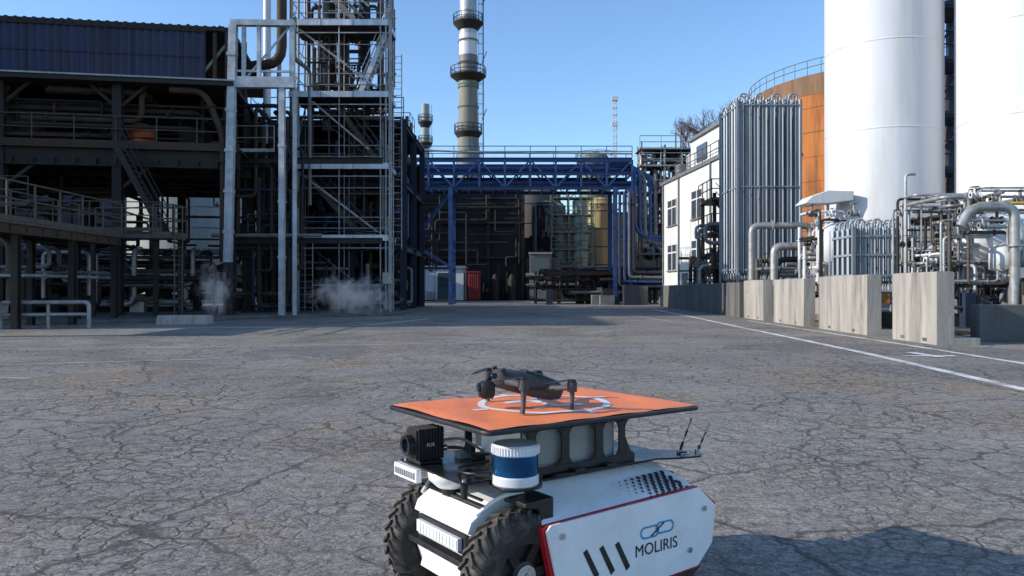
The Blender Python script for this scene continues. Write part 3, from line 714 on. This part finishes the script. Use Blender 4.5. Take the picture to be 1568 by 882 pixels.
silo(12.5,26.4,1.83,'white_silo'); silo(16.1,24.2,2.12,'white_silo')
b=B()
for x,y in ((15.6,30),(17.9,30),(15.6,32),(17.9,32)): b.beam((x,y,0),(x,y,20),.22,.22,'navy')
for k in range(9):
    z=1.5+k*2.1; b.beam((15.6,30,z),(17.9,30,z),.16,.18,'navy'); b.box(15.6,17.9,30,32,z,z+.06,'navy'); rail(b,[(15.5,29.9,z),(17.9,29.9,z)],'navy',1.1,.8,.035)
    b.beam((15.6,30,z),(17.9,30,z+2.1),.1,.1,'navy')
b.build('service_frame')
b=B()
b.cyl((10.2,25.3,0),(10.2,25.3,4),.05,'galv',8)
b.prism([(-.8,0),(-.1,.0),(.75,.10),(.78,.40),(-.05,.42),(-.55,.24)],(10.1,24.9,3.85),(1,0,0),(0,0,1),(0,.9,0),'white')
b.build('sheet_canopy',bevel=.02)
rng=random.Random(21)
b=B()
b.loft([((11.35,20,2.35),(0,.05,0),(0,0,.05)),((11.42,20,2.35),(0,.4,0),(0,0,.4)),((11.6,20,2.35),(0,.62,0),(0,0,.62)),((11.9,20,2.35),(0,.68,0),(0,0,.68)),((17,20,2.35),(0,.68,0),(0,0,.68))],'silo',28,2)
b.lathe((12.6,20,2.35),[(.69,-.04),(.71,-.04),(.71,.04),(.69,.04)],'galv',28,'x'); b.lathe((14.2,20,2.35),[(.69,-.04),(.71,-.04),(.71,.04),(.69,.04)],'galv',28,'x')
for x in (12.3,14.6): b.box(x-.15,x+.15,19.5,20.5,.3,1.85,'galv')
b.lathe((9.65,23.6,1.8),[(.01,0),(.42,.15),(.42,1.1),(.01,1.35)],'silo',20,sharp=False)
b.lathe((11.9,19.0,1.5),[(.01,0),(.3,.1),(.3,.6),(.01,.75)],'silo',20,sharp=False)
b.loft([((11.2,21.2,2.0),(0,.3,0),(0,0,.3)),((11.9,21.2,2.0),(0,.42,0),(0,0,.42)),((12.6,21.2,2.0),(0,.3,0),(0,0,.3))],'silo',20,2)
pipe(b,[(10.3,18,2.55),(10.55,18,3.0),(11.55,18,3.0),(11.55,18,.3)],.11,'lag',14,R=.25)
pipe(b,[(10.9,18.3,3.12),(13.5,18.3,3.12)],.04,'ypaint',8)
pipe(b,[(10.2,20.3,.8),(10.2,20.3,4.1),(10.45,20.3,4.1)],.04,'galv')
for x,y,z in ((10.75,18.2,3.3),(11.0,18.3,2.6),(10.2,20.5,3.1),(10.5,21,2.3),(9.3,24,3.1),(9.8,24,3.4)): valve(b,(x,y,z),.13,rng.choice(['white','silo','grey','galv']))
maze(b,rng,((10.2,11.9),(18.6,21),(.5,3.5)),30,(.02,.05),['galv','lag','silo','grey','dark','rail'],5,22)
maze(b,rng,((9.2,10.3),(23.4,25.6),(.9,3.5)),16,(.025,.06),['galv','lag','silo','grey','dark'],4,12)
maze(b,rng,((11.5,15),(17.6,19),(.3,1.3)),18,(.04,.1),['dark','grey','dark','navy'],4,10)
maze(b,rng,((12.5,15),(21.5,22.5),(2.8,3.9)),8,(.025,.05),['galv','lag','silo','grey'],4,8)
for i in range(14):
    x=rng.uniform(10.6,13.6);y=rng.uniform(18.5,19.4); w=rng.uniform(.2,.5)
    b.box(x,x+w,y,y+w,.2,rng.uniform(.7,1.4),rng.choice(['grey','dark','dark','navy']))
for x in (10.5,12.2,13.9): b.beam((x,19.1,0),(x,19.1,1.4),.09,.09,'dark')
b.beam((10.5,19.1,1.2),(13.9,19.1,1.2),.08,.1,'dark')
b.build('pump_station')
b=B()
pipe(b,[(9.3,30.4,.0),(9.3,30.4,3.6),(11.6,30.4,3.6),(11.6,30.4,1)],.13,'lag',12,R=.3)
pipe(b,[(9.9,29.6,.0),(9.9,29.6,2.75),(11.2,29.6,2.75)],.15,'lag',12,R=.3); pipe(b,[(9.6,31.5,1.9),(12.5,31.5,1.9),(12.5,31.5,.2)],.12,'galv',10)
maze(b,rng,((9.8,12.8),(29,33.5),(.4,2.3)),18,(.04,.12),['lag','grey','rail','dark'],4,10)
b.box(10.8,11.6,27.5,28.4,0,2.3,'conc')
b.build('pipe_frame')

# ------------------------------------------------------------ bare trees + hill behind
def tree(x,y,h,seed,base=0):
    r=random.Random(seed); b=B()
    def grow(p,d,L,rad,dep):
        q=p+d*L*.5+V((r.uniform(-.1,.1),r.uniform(-.1,.1),0))*L; e=q+(d+V((r.uniform(-.2,.2),r.uniform(-.2,.2),.1))).normalized()*L*.5
        b.tube([p,q,e],rad,'bark',4 if dep<4 else 6,False,True,[rad,rad*.8,rad*.62])
        if dep==0: return
        for k in range(r.choice([2,3,3])):
            ax=V((r.uniform(-1,1),r.uniform(-1,1),r.uniform(-.2,.7))).normalized()
            nd=(d*.85+ax*.75).normalized(); st=e if k==0 else q.lerp(e,r.random())
            grow(st,nd,L*r.uniform(.66,.82),rad*.64,dep-1)
    grow(V((x,y,base)),V((0,0,1)),h*.3,h*.022,7)
    return b.build('bare_tree')
tree(26.2,100,17,3,9); tree(31.5,103,17,8,10); tree(35.,106,18,4,10); tree(28.3,106,18,12,9)
M['hill']=mk('hillside',(.10,.085,.05),.95,0,.4,.1)
b=B(); vs=[];NX=50;NY=10
for j in range(NY+1):
    for i in range(NX+1):
        x=-120+i*7.5; y=96+j*20; hh=11*math.exp(-((x-36)/24)**2)*min(1,j/1.)+j*.5*(1+.3*math.sin(x*.07+j))
        vs.append((x,y+40*(abs(x-36)>45),(hh if j else -.5)))
b.add(vs,[(j*(NX+1)+i,j*(NX+1)+i+1,(j+1)*(NX+1)+i+1,(j+1)*(NX+1)+i) for j in range(NY) for i in range(NX)],'hill',True); b.build('hill')

# ------------------------------------------------------------ steam
def steam(x,y,z,sx,sy,sz,dens,seed):
    m=bpy.data.materials.new('steam'); m.use_nodes=True; nt=m.node_tree; nt.nodes.clear()
    out=nt.nodes.new('ShaderNodeOutputMaterial'); vol=nt.nodes.new('ShaderNodeVolumePrincipled'); nt.links.new(vol.outputs[0],out.inputs['Volume'])
    vol.inputs['Color'].default_value=(.99,.99,1,1); vol.inputs['Anisotropy'].default_value=0.
    tc=nt.nodes.new('ShaderNodeTexCoord'); ln=nt.nodes.new('ShaderNodeVectorMath'); ln.operation='LENGTH'; nt.links.new(tc.outputs['Object'],ln.inputs[0])
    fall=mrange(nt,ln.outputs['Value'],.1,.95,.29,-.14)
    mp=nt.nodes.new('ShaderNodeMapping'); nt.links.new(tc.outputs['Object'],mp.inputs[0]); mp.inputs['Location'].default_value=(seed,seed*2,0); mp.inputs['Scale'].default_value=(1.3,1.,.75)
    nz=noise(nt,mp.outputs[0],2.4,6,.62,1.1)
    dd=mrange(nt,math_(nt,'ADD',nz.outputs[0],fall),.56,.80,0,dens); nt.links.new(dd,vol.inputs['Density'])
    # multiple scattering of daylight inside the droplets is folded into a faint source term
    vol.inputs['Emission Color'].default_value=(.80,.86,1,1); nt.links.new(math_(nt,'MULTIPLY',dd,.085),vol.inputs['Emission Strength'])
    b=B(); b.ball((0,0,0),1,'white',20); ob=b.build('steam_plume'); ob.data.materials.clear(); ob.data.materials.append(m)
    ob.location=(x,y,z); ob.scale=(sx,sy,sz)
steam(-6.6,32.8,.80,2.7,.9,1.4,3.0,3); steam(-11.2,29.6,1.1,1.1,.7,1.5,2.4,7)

# ------------------------------------------------------------ ROBOT
th=math.radians(35)
RM=Matrix.Translation((.115,2.83,0))@Matrix.Rotation(th,4,'Z')
rob=bpy.data.objects.new('wheeled_inspection_robot',None); ROOT.objects.link(rob); rob.matrix_world=RM
b=B(); b.box(-.38,.48,-.18,.18,.10,.40,'rblack'); b.box(-.32,.44,-.22,.21,.16,.36,'rblack'); b.box(.44,.52,-.18,.18,.14,.36,'rwhite')
for x in (-.31,.35): b.cyl((x,-.3,.2),(x,.27,.2),.03,'rblack',12)
b.build('chassis',rob,.006)
b=B()
prof=[(-.22,.435),(-.35,.408),(-.425,.358),(-.438,.325),(-.418,.318),(-.418,.245),(-.438,.235),(-.40,.12),(-.33,.08),(-.22,.08)]
b.prism(prof,(0,-.185,0),(1,0,0),(0,0,1),(0,.35,0),'rwhite'); 
b.box(-.36,-.34,-.14,.12,.403,.409,'rblack')
b.build('front_hood',rob,.006)
b=B(); b.box(-.433,-.42,-.165,.145,.250,.314,'rblack'); b.box(-.450,-.434,-.145,.125,.262,.302,'lamp')
for k in range(12): b.box(-.4525,-.4505,-.14+k*.0213,-.126+k*.0213,.266,.298,'rwhite')
b.box(-.462,-.425,-.18,.16,.225,.243,'rblack')
b.prism([(-.15,0),(.13,0),(.11,.05),(-.13,.05)],(-.424,0,.14),(0,1,0),(.03,0,1),(-.008,0,0),'rwhite')
b.build('headlight_bar',rob,.002)
for sgn,nm in ((-1,'shell_right'),(1,'shell_left')):
    b=B()
    y0=sgn*.325 if sgn<0 else .27; y1=sgn*.17
    P=[(-.25,y0,.350),(.44,y0,.372),(.38,y1,.448),(-.20,y1,.440)]
    Q=[(p[0],p[1],p[2]-.02) for p in P]
    f=[(0,1,2,3),(7,6,5,4),(0,4,5,1),(1,5,6,2),(2,6,7,3),(3,7,4,0)]
    b.add(P+Q,f,'rwhite')
    P=[(-.20,y1,.440),(.38,y1,.448),(.38,0,.452),(-.2,0,.445)]; Q=[(p[0],p[1],p[2]-.02) for p in P]; b.add(P+Q,f,'rwhite')
    P=[(.44,y0,.372),(.535,y0*.95,.30),(.50,y1,.36),(.38,y1,.448)]; Q=[(p[0]-.01,p[1],p[2]-.02) for p in P]; b.add(P+Q,f,'rwhite')
    for k,(xa,xb) in enumerate(((-.14,-.02),(.02,.2),(.22,.36))):
        b.box(xa,xb,min(y1*.98,y1*.80),max(y1*.98,y1*.80),.446,.4515,'rblack')
    b.build(nm,rob,.004)
    b=B()
    W=[(-.250,.338),(-.232,.355),(.435,.377),(.525,.30),(.505,.17),(.43,.10),(-.14,.075),(-.19,.10)]
    cx=.14; cz=.235
    RR=[(cx+(x-cx)*1.03,(z if z>.34 and x<.43 else cz+(z-cz)*1.08)) for x,z in W]; RR[2]=(.44,.379)
    b.prism(RR,(0,y0-sgn*.02,0),(1,0,0),(0,0,1),(0,sgn*.026,0),'rred')
    b.prism(W,(0,y0+sgn*.0085,0),(1,0,0),(0,0,1),(0,sgn*.008,0),'rwhite')
    yy=y0+sgn*.017
    for k in range(3):
        x=-.105+k*.068
        b.prism([(x,.248),(x+.017,.256),(x+.068,.165),(x+.051,.153)],(0,yy,0),(1,0,0),(0,0,1),(0,sgn*.0015,0),'rblack')
    for x,z in ((.385,.165),(-.12,.1),(-.19,.315),(.46,.30)): b.cyl((x,yy,z),(x,yy+sgn*.006,z),.010,'steel',12)
    b.build('side_panel_'+('right' if sgn<0 else 'left'),rob,.0025)
b=B(); rr=random.Random(2)
S0=V((-.25,-.325,.350)); ex=V((.69,0,.022))/.6904; ey=V((0,.155,.09)).normalized(); nn=ex.cross(ey).normalized()
for i in range(17):
    for j in range(7):
        sz=.0150*(min(1,.2+i/12)); x=.42+i*.0150; y=.010+j*.0155
        if (i+j)%2==0 and (i>3 or j>1):
            p=S0+ex*(x-y*.5)+ey*y+nn*.0012; u=ex*sz*.55; v=ey*sz*.55
            b.add([p-u-v,p+u-v,p+u+v,p-u+v],[(0,1,2,3)],'rblack')
b.build('decal_squares',rob)
b=B()
def link(cx,cz,w,h,t):
    pts=[]
    for k in range(32):
        an=2*math.pi*k/32; r=h/2
        x=math.cos(an)*r+(w/2-r)*(1 if math.cos(an)>0 else -1); z=math.sin(an)*r; pts.append((x,z))
    for k in range(32):
        (x0,z0),(x1,z1)=pts[k],pts[(k+1)%32]; s=1-2*t/h; sx=1-2*t/w; yv=-.3432
        b.add([(cx+x0,yv,cz+z0),(cx+x1,yv,cz+z1),(cx+x1*sx,yv,cz+z1*s),(cx+x0*sx,yv,cz+z0*s)],[(0,1,2,3)],'logo')
link(.190,.262,.088,.042,.006); link(.262,.268,.088,.042,.006)
b.beam((.195,-.3436,.248),(.255,-.3436,.284),.0003,.009,'rblack',(0,-1,0)); b.build('logo_links',rob)
cu=bpy.data.curves.new('lettering','FONT'); cu.body='MOLIRIS'; cu.size=.056; cu.extrude=.0004; cu.space_character=1.0
t=bpy.data.objects.new('lettering',cu); ROOT.objects.link(t); t.parent=rob; t.location=(.120,-.3428,.188); t.rotation_euler=(math.pi/2,0,0); cu.materials.append(M['rblack'])
def wheel(x,y,nm,sgn):
    b=B(); R=.190; w=.050; zc=.2
    prof=[(.10,-w),(.125,-w-.006),(.165,-w-.004),(.183,-w+.008),(R,-w+.026),(R+.002,0),(R,w-.026),(.183,w-.008),(.165,w+.004),(.125,w+.006),(.10,w)]
    b.lathe((0,0,0),prof,'tyre',56,'y',sharp=False)
    N=28
    for k in range(N):
        for s in (-1,1):
            ph=2*math.pi*(k+(.5 if s>0 else 0))/N
            def P(yy,dp,r): a=ph+dp+abs(yy)*4.6; return V((math.cos(a)*r,s*yy,math.sin(a)*r))
            hw=.040
            y0,y1,y2=.004,w-.016,w+.003
            vs=[P(y0,-hw,R-.006),P(y0,hw,R-.006),P(y1,hw,R-.008),P(y1,-hw,R-.008),P(y0,-hw*.8,R+.012),P(y0,hw*.8,R+.012),P(y1,hw*.8,R+.010),P(y1,-hw*.8,R+.010),
                P(y2,-hw,R-.035),P(y2,hw,R-.035),P(y2,hw*.8,R-.018),P(y2,-hw*.8,R-.018)]
            b.add(vs,[(4,5,6,7),(0,4,7,3),(1,2,6,5),(0,1,5,4),(7,6,10,11),(3,7,11,8),(2,9,10,6),(8,11,10,9)],'tyre')
    b.lathe((0,0,0),[(.105,sgn*.050),(.10,sgn*.03),(.05,sgn*.025),(.045,sgn*.040),(.03,sgn*.045),(.001,sgn*.045)],'rblack',32,'y')
    b.lathe((0,0,0),[(.001,-sgn*.035),(.105,-sgn*.035)],'rblack',32,'y')
    for k in range(6):
        a=k*math.pi/3; b.beam(V((math.cos(a)*.045,sgn*.032,math.sin(a)*.045)),V((math.cos(a)*.104,sgn*.042,math.sin(a)*.104)),.028,.014,'rblack',(0,1,0))
        c=V((math.cos(a)*.024,0,math.sin(a)*.024)); b.cyl(c+V((0,sgn*.043,0)),c+V((0,sgn*.053,0)),.005,'steel',8)
    b.lathe((0,0,0),[(.036,sgn*.041),(.036,sgn*.050),(.016,sgn*.052),(.014,sgn*.062),(.001,sgn*.063)],'steel',24,'y')
    ob=b.build(nm,rob); ob.location=(x,y,zc); ob.rotation_euler=(0,rr.random(),0)
wheel(-.300,-.255,'wheel_front_right',-1); wheel(-.305,.235,'wheel_front_left',1); wheel(.36,-.245,'wheel_rear_right',-1); wheel(.36,.235,'wheel_rear_left',1)
b=B()
for s in (-1,1):
    b.prism([(-.30,.422),(-.19,.43),(-.19,.36),(-.225,.34),(-.25,.40),(-.30,.407)],(0,s*.18,0),(1,0,0),(0,0,1),(0,s*.12,0),'rblack')
    b.tube(fillet([(-.40,s*.175,.375),(-.33,s*.205,.432),(-.24,s*.205,.435)],.04),.008,'rwhite',8)
b.build('fender_brackets',rob,.003)
def rpoly(x0,x1,y0,y1,r,n=5):
    pts=[]
    for cx,cy,a0 in ((x1-r,y1-r,0),(x0+r,y1-r,90),(x0+r,y0+r,180),(x1-r,y0+r,270)):
        for k in range(n+1):
            a=math.radians(a0+90*k/n); pts.append((cx+r*math.cos(a),cy+r*math.sin(a)))
    return pts
b=B()
b.prism(rpoly(-.455,-.12,-.19,.26,.03),(0,0,.478),(1,0,0),(0,1,0),(0,0,.007),'rplate')
b.prism([(-.12,-.225),(.34,-.225),(.42,-.265),(.51,-.285),(.55,-.26),(.555,-.21),(.50,-.15),(.44,-.10),(.44,.22),(-.12,.22)],(0,0,.466),(1,0,0),(0,1,0),(0,0,.007),'rplate')
b.cyl((.48,-.225,.474),(.48,-.225,.478),.022,'steel',16); b.cyl((.48,-.225,.476),(.48,-.225,.481),.016,'rblack',16)
for x,y in ((-.435,-.16),(-.435,.23),(-.15,-.17),(-.15,.23)): b.cyl((x,y,.43),(x,y,.478),.012,'rblack',10); b.cyl((x,y,.485),(x,y,.490),.008,'steel',10)
b.prism(rpoly(-.37,-.22,-.315,-.165,.05),(0,0,.466),(1,0,0),(0,1,0),(0,0,.008),'rplate')
for x,y,c in ((-.25,.05,'rblack'),(-.28,.12,'rgrey'),(-.24,-.02,'rblack')): b.box(x,x+.045,y,y+.04,.485,.51,c)
b.build('deck_plates',rob,.0015)
b=B()
b.lathe((-.365,.04,.41),[(.001,0),(.045,.008),(.075,.035),(.080,.068),(.001,.068)],'rwhite',32,sharp=False)
b.lathe((-.365,.04,.405),[(.001,-.012),(.03,-.012),(.03,.012)],'rblack',20)
b.build('gnss_dome',rob)
b=B()
b.box(-.185,.185,-.17,.17,.474,.635,'rgrey')
b.box(-.192,-.187,-.12,.12,.49,.62,'rwhite')
for k in range(3):
    x=-.165+k*.12; b.prism(rpoly(x,x+.10,.500,.615,.022),(0,-.17,0),(1,0,0),(0,0,1),(0,-.004,0),'rgrey')
b.box(-.12,.0,-.11,.11,.642,.648,'rblack')
b.build('payload_box',rob,.004)
b=B()
for s in (-1,1):
    y=s*.19
    b.box(-.215,.215,min(y,y+s*.008),max(y,y+s*.008),.62,.655,'rblack'); b.box(-.215,.26,min(y,y+s*.008),max(y,y+s*.008),.474,.497,'rblack')
    for x,w in ((-.215,.03),(-.075,.034),(.075,.036),(.185,.03)):
        b.box(x,x+w,min(y,y+s*.0075),max(y,y+s*.0075),.497,.62,'rblack')
        for zz,sg in ((.497,1),(.62,-1)):
            for sx,xx in ((-1,x),(1,x+w)):
                b.prism([(0,0),(sx*.024,0),(sx*.010,sg*.006),(sx*.003,sg*.02),(0,sg*.026)],(xx,y+s*.0005,zz),(1,0,0),(0,0,1),(0,s*.006,0),'rblack')
    b.prism([(.215,.497),(.26,.497),(.24,.51),(.215,.56)],(0,y,0),(1,0,0),(0,0,1),(0,s*.008,0),'rblack')
    for xa in (-.04,.10): b.box(xa,xa+.04,min(y+s*.008,y+s*.04),max(y+s*.008,y+s*.04),.474,.482,'rblack')
for x in (-.21,.205): b.box(x,x+.008,-.188,.188,.63,.655,'rblack')
b.build('payload_frame',rob,.0015)
PX,PY=.445,.318
b=B()
b.prism(rpoly(-PX-.016,PX+.014,-PY-.016,PY+.014,.035),(-.006,-.008,.653),(1,0,0),(0,1,0),(0,0,.014),'rblack')
b.build('landing_board',rob,.004)
b=B()
N1,N2=40,28; vs=[]
wz=lambda x,y: .0045+.0030*math.sin(x*13+y*7)*math.sin(y*11+.5)+.0012*math.sin(x*31-y*17)
for j in range(N2+1):
    for i in range(N1+1):
        x=-PX+2*PX*i/N1; y=-PY+2*PY*j/N2
        edge=min(PX-abs(x),PY-abs(y))
        vs.append((x-.006,y-.008,.669+wz(x,y)-.004*max(0,1-edge/.03)))
b.add(vs,[(j*(N1+1)+i,j*(N1+1)+i+1,(j+1)*(N1+1)+i+1,(j+1)*(N1+1)+i) for j in range(N2) for i in range(N1)],'pad',True)
pz=lambda x,y: .6705+wz(x+.006,y+.008)
def padpoly(pts): b.add([(x,y,pz(x,y)) for x,y in pts],[tuple(range(len(pts)))],'padw')
r0,r1=.212,.240
for k in range(90):
    a0,a1=2*math.pi*k/90,2*math.pi*(k+1)/90
    padpoly([(r0*math.cos(a0),r0*math.sin(a0)),(r1*math.cos(a0),r1*math.sin(a0)),(r1*math.cos(a1),r1*math.sin(a1)),(r0*math.cos(a1),r0*math.sin(a1))])
def bar(x0,y0,x1,y1,w):
    d=V((x1-x0,y1-y0,0)); L=d.length; d/=L; a=V((-d.y,d.x,0))*w/2; n=max(1,int(L/.02))
    for k in range(n):
        p=V((x0,y0,0))+d*L*k/n; q=V((x0,y0,0))+d*L*(k+1)/n
        padpoly([((p-a).x,(p-a).y),((q-a).x,(q-a).y),((q+a).x,(q+a).y),((p+a).x,(p+a).y)])
bar(-.11,-.085,.11,-.085,.034); bar(-.11,.085,.11,.085,.034); bar(0,-.068,0,.068,.034)
for s in (-1,1): bar(s*.243,0,s*.30,0,.03); bar(0,s*.243,0,s*.28,.03)
b.build('landing_pad',rob)
b=B(); o=(-.295,-.24,.474)
b.lathe(o,[(.001,0),(.070,0),(.0735,.004),(.0735,.028),(.071,.032)],'lwhite',48)
b.lathe(o,[(.071,.032),(.0715,.034),(.0715,.094),(.071,.096)],'lglass',48)
b.lathe(o,[(.071,.096),(.0745,.098),(.0745,.122),(.070,.128),(.001,.129)],'lwhite',48)
for k in range(48):
    a=2*math.pi*k/48; c=V(o)+V((math.cos(a)*.0745,math.sin(a)*.0745,0)); b.beam(c+V((0,0,.100)),c+V((0,0,.122)),.004,.003,'lwhite')
b.cyl((-.365,-.2,.50),(-.40,-.17,.50),.012,'rblack',10); b.tube(fillet([(-.36,-.2,.505),(-.42,-.13,.50),(-.38,-.02,.495),(-.25,-.02,.50)],.05),.005,'rblack',8)
b.build('lidar_sensor',rob)
b=B(); x0=-.465;y0=.155
b.box(x0+.01,x0+.12,y0-.035,y0+.035,.502,.602,'rblack')
for k in range(9): b.box(x0+.018+k*.0115,x0+.024+k*.0115,y0-.040,y0+.040,.498,.608,'rblack')
b.lathe((x0,y0,.55),[(.001,.004),(.02,.004),(.024,-.014),(.034,-.016),(.036,.012)],'rblack',28,'x'); b.lathe((x0,y0,.55),[(.001,.0),(.02,.0)],'lglass',24,'x')
b.box(x0+.02,x0+.11,y0-.045,y0+.045,.486,.497,'rblack')
b.tube(fillet([(x0+.12,y0-.01,.53),(x0+.19,y0-.06,.53),(x0+.20,y0-.10,.49),(x0+.30,y0-.12,.50)],.04),.006,'rblack',8); b.tube(fillet([(x0+.12,y0+.01,.55),(x0+.2,y0-.02,.56),(x0+.28,y0-.05,.5)],.04),.005,'rgrey',8)
b.cyl((x0+.12,y0-.01,.53),(x0+.14,y0-.02,.53),.011,'steel',10)
b.build('thermal_camera',rob,.002)
cu=bpy.data.curves.new('camera_label','FONT'); cu.body='FLIR'; cu.size=.018; cu.extrude=.0002
t=bpy.data.objects.new('camera_label',cu); ROOT.objects.link(t); t.parent=rob; t.location=(x0+.048,y0-.0408,.545); t.rotation_euler=(math.pi/2,0,0); cu.materials.append(M['rwhite'])
b=B(); b.box(-.47,-.45,.09,.255,.432,.476,'rwhite'); b.box(-.473,-.4705,.10,.245,.440,.468,'lamp')
for k in range(9): b.box(-.476,-.4735,.102+k*.016,.112+k*.016,.443,.465,'rgrey')
b.box(-.45,-.40,.19,.25,.462,.476,'rwhite'); b.build('led_light_bar',rob,.002)
b=B()
for (x,y,dx,dy,dz) in ((.475,-.21,.10,.03,.115),(.545,-.235,.065,.015,.065)):
    p=V((x,y,.473)); q=p+V((dx,dy,dz))
    b.cyl(p,p+V((0,0,.012)),.009,'steel',10); b.tube([p,p.lerp(q,.3)],.0055,'rblack',8); b.tube([p.lerp(q,.3),q],.0022,'rblack',6); b.tube([p.lerp(q,.5),p.lerp(q,.66)],.0045,'rblack',6); b.tube([q.lerp(p,.06),q],.004,'rblack',6)
b.build('antennas',rob)

# ------------------------------------------------------------ DRONE
dr=bpy.data.objects.new('quadcopter_drone',None); ROOT.objects.link(dr)
dr.matrix_world=Matrix.Translation((.045,2.75,.677))@Matrix.Rotation(math.radians(22),4,'Z')
b=B()
secs=[(-.125,.104,.018,.014),(-.115,.104,.032,.026),(-.09,.100,.041,.033),(-.03,.086,.047,.037),(.05,.062,.048,.036),(.10,.048,.043,.032),(.132,.040,.030,.022)]
b.loft([((x,0,z),(0,w,0),(h*.4,0,h)) for x,z,w,h in secs],'drone',20,3)
b.loft([((-.01,0,.116),(0,.030,0),(.006,0,.012)),((.05,0,.094),(0,.037,0),(.006,0,.016)),((.11,0,.072),(0,.033,0),(.006,0,.014)),((.135,0,.058),(0,.026,0),(0,0,.01))],'droned',16,3)
for s in (-1,1):
    b.cyl((-.130,s*.018,.112),(-.112,s*.018,.110),.010,'droned',12); b.ball((-.130,s*.018,.112),.007,'lglass',10)
    b.cyl((-.09,s*.040,.118),(-.10,s*.042,.136),.009,'droned',10)
    b.box(-.06,.06,s*.049-.002,s*.049+.002,.060,.066,'droned')
b.build('body',dr)
b=B(); b.cyl((-.14,0,.108),(-.1,0,.10),.012,'droned',12)
b.loft([((-.168,0,.062),(0,.019,0),(0,0,.023)),((-.156,0,.062),(0,.028,0),(0,0,.031)),((-.126,0,.062),(0,.028,0),(0,0,.031)),((-.118,0,.062),(0,.018,0),(0,0,.02))],'droned',18,4)
b.cyl((-.175,0,.072),(-.160,0,.072),.015,'droned',18); b.cyl((-.176,0,.072),(-.1745,0,.072),.011,'lglass',16); b.cyl((-.172,-.01,.048),(-.16,-.01,.048),.007,'lglass',12)
b.beam((-.14,.032,.07),(-.12,.032,.108),.010,.016,'drone'); b.beam((-.12,.032,.108),(-.11,0,.112),.010,.016,'drone')
b.build('gimbal_camera',dr,.001)
b=B()
for sx,sy,ztop in ((-1,-1,.080),(-1,1,.080),(1,-1,.062),(1,1,.066)):
    root=V((-.075 if sx<0 else .075,sy*.042,.092 if sx<0 else .060)); tip=V((-.075 if sx<0 else .115,sy*(.165 if sx<0 else .14),ztop+.012))
    d=(tip-root).normalized(); side=V((-d.y,d.x,0)).normalized()
    b.loft([(root,side*.020,V((0,0,.013))),(root.lerp(tip,.4),side*.013,V((0,0,.011))),(root.lerp(tip,.85),side*.011,V((0,0,.009))),(tip,side*.014,V((0,0,.010)))],'drone',12,2.5)
    b.cyl(tip+V((0,0,-.014)),tip+V((0,0,.018)),.017,'drone',18); b.cyl(tip+V((0,0,.018)),tip+V((0,0,.027)),.013,'droned',16)
    if sx<0:
        b.loft([(tip+V((0,0,-.01)),V((.010,0,0)),V((0,.013,0))),(V((tip.x,tip.y,.03)),V((.007,0,0)),V((0,.009,0))),(V((tip.x-.004,tip.y,.0)),V((.008,0,0)),V((0,.011,0)))],'drone',10,2.5)
    else:
        b.loft([(tip+V((0,0,-.01)),V((.008,0,0)),V((0,.01,0))),(V((tip.x,tip.y,.0)),V((.005,0,0)),V((0,.007,0)))],'drone',10,2.5)
    a0={(-1,-1):2.9,(-1,1):.3,(1,-1):-.45,(1,1):.1}[(sx,sy)]
    for k in range(2):
        a=a0+k*math.pi+ (.35 if k else 0); u=V((math.cos(a),math.sin(a),0)); w=V((-u.y,u.x,0)); c=tip+V((0,0,.027)); vs=[]
        for t,wd in ((.0,.005),(.02,.009),(.05,.011),(.080,.008),(.108,.003)):
            q=c+u*t+V((0,0,-t*.12)); vs+= [q-w*wd+V((0,0,.0005)),q+w*wd-V((0,0,.001))]
        b.add(vs+[p+V((0,0,.0012)) for p in vs],[(2*i,2*i+1,2*i+3,2*i+2) for i in range(4)]+[(10+2*i,12+2*i,13+2*i,11+2*i) for i in range(4)]+[(2*i,2*i+2,12+2*i,10+2*i) for i in range(4)]+[(2*i+1,11+2*i,13+2*i,2*i+3) for i in range(4)],'droned')
b.build('arms_and_propellers',dr)

# ------------------------------------------------------------ light, sky, camera
el=math.radians(24); sd=V((-.985,-.17,0)).normalized()*math.cos(el)+V((0,0,math.sin(el)))
L=bpy.data.lights.new('sun','SUN'); L.energy=5; L.angle=math.radians(.5); L.color=(1,.93,.84)
lo=bpy.data.objects.new('sun',L); ROOT.objects.link(lo); lo.rotation_euler=sd.to_track_quat('Z','Y').to_euler()
w=bpy.data.worlds.new('World'); scene.world=w; w.use_nodes=True; nt=w.node_tree
bg=nt.nodes['Background']; sk=nt.nodes.new('ShaderNodeTexSky'); sk.sky_type='NISHITA'; sk.sun_disc=False
sk.sun_elevation=el; sk.sun_rotation=math.atan2(sd.x,sd.y); sk.air_density=1.; sk.dust_density=.25; sk.ozone_density=1.6
nt.links.new(mixc(nt,1.,sk.outputs[0],(1.22,1.46,1.72),'MULTIPLY'),bg.inputs[0]); bg.inputs[1].default_value=.138
cam=bpy.data.cameras.new('camera'); co=bpy.data.objects.new('camera',cam); ROOT.objects.link(co)
cam.sensor_width=36; cam.lens=36*1200/1568; cam.clip_end=6000; cam.clip_start=.05
co.location=(0,0,1.08); co.rotation_euler=(math.radians(90.19),0,0); scene.camera=co
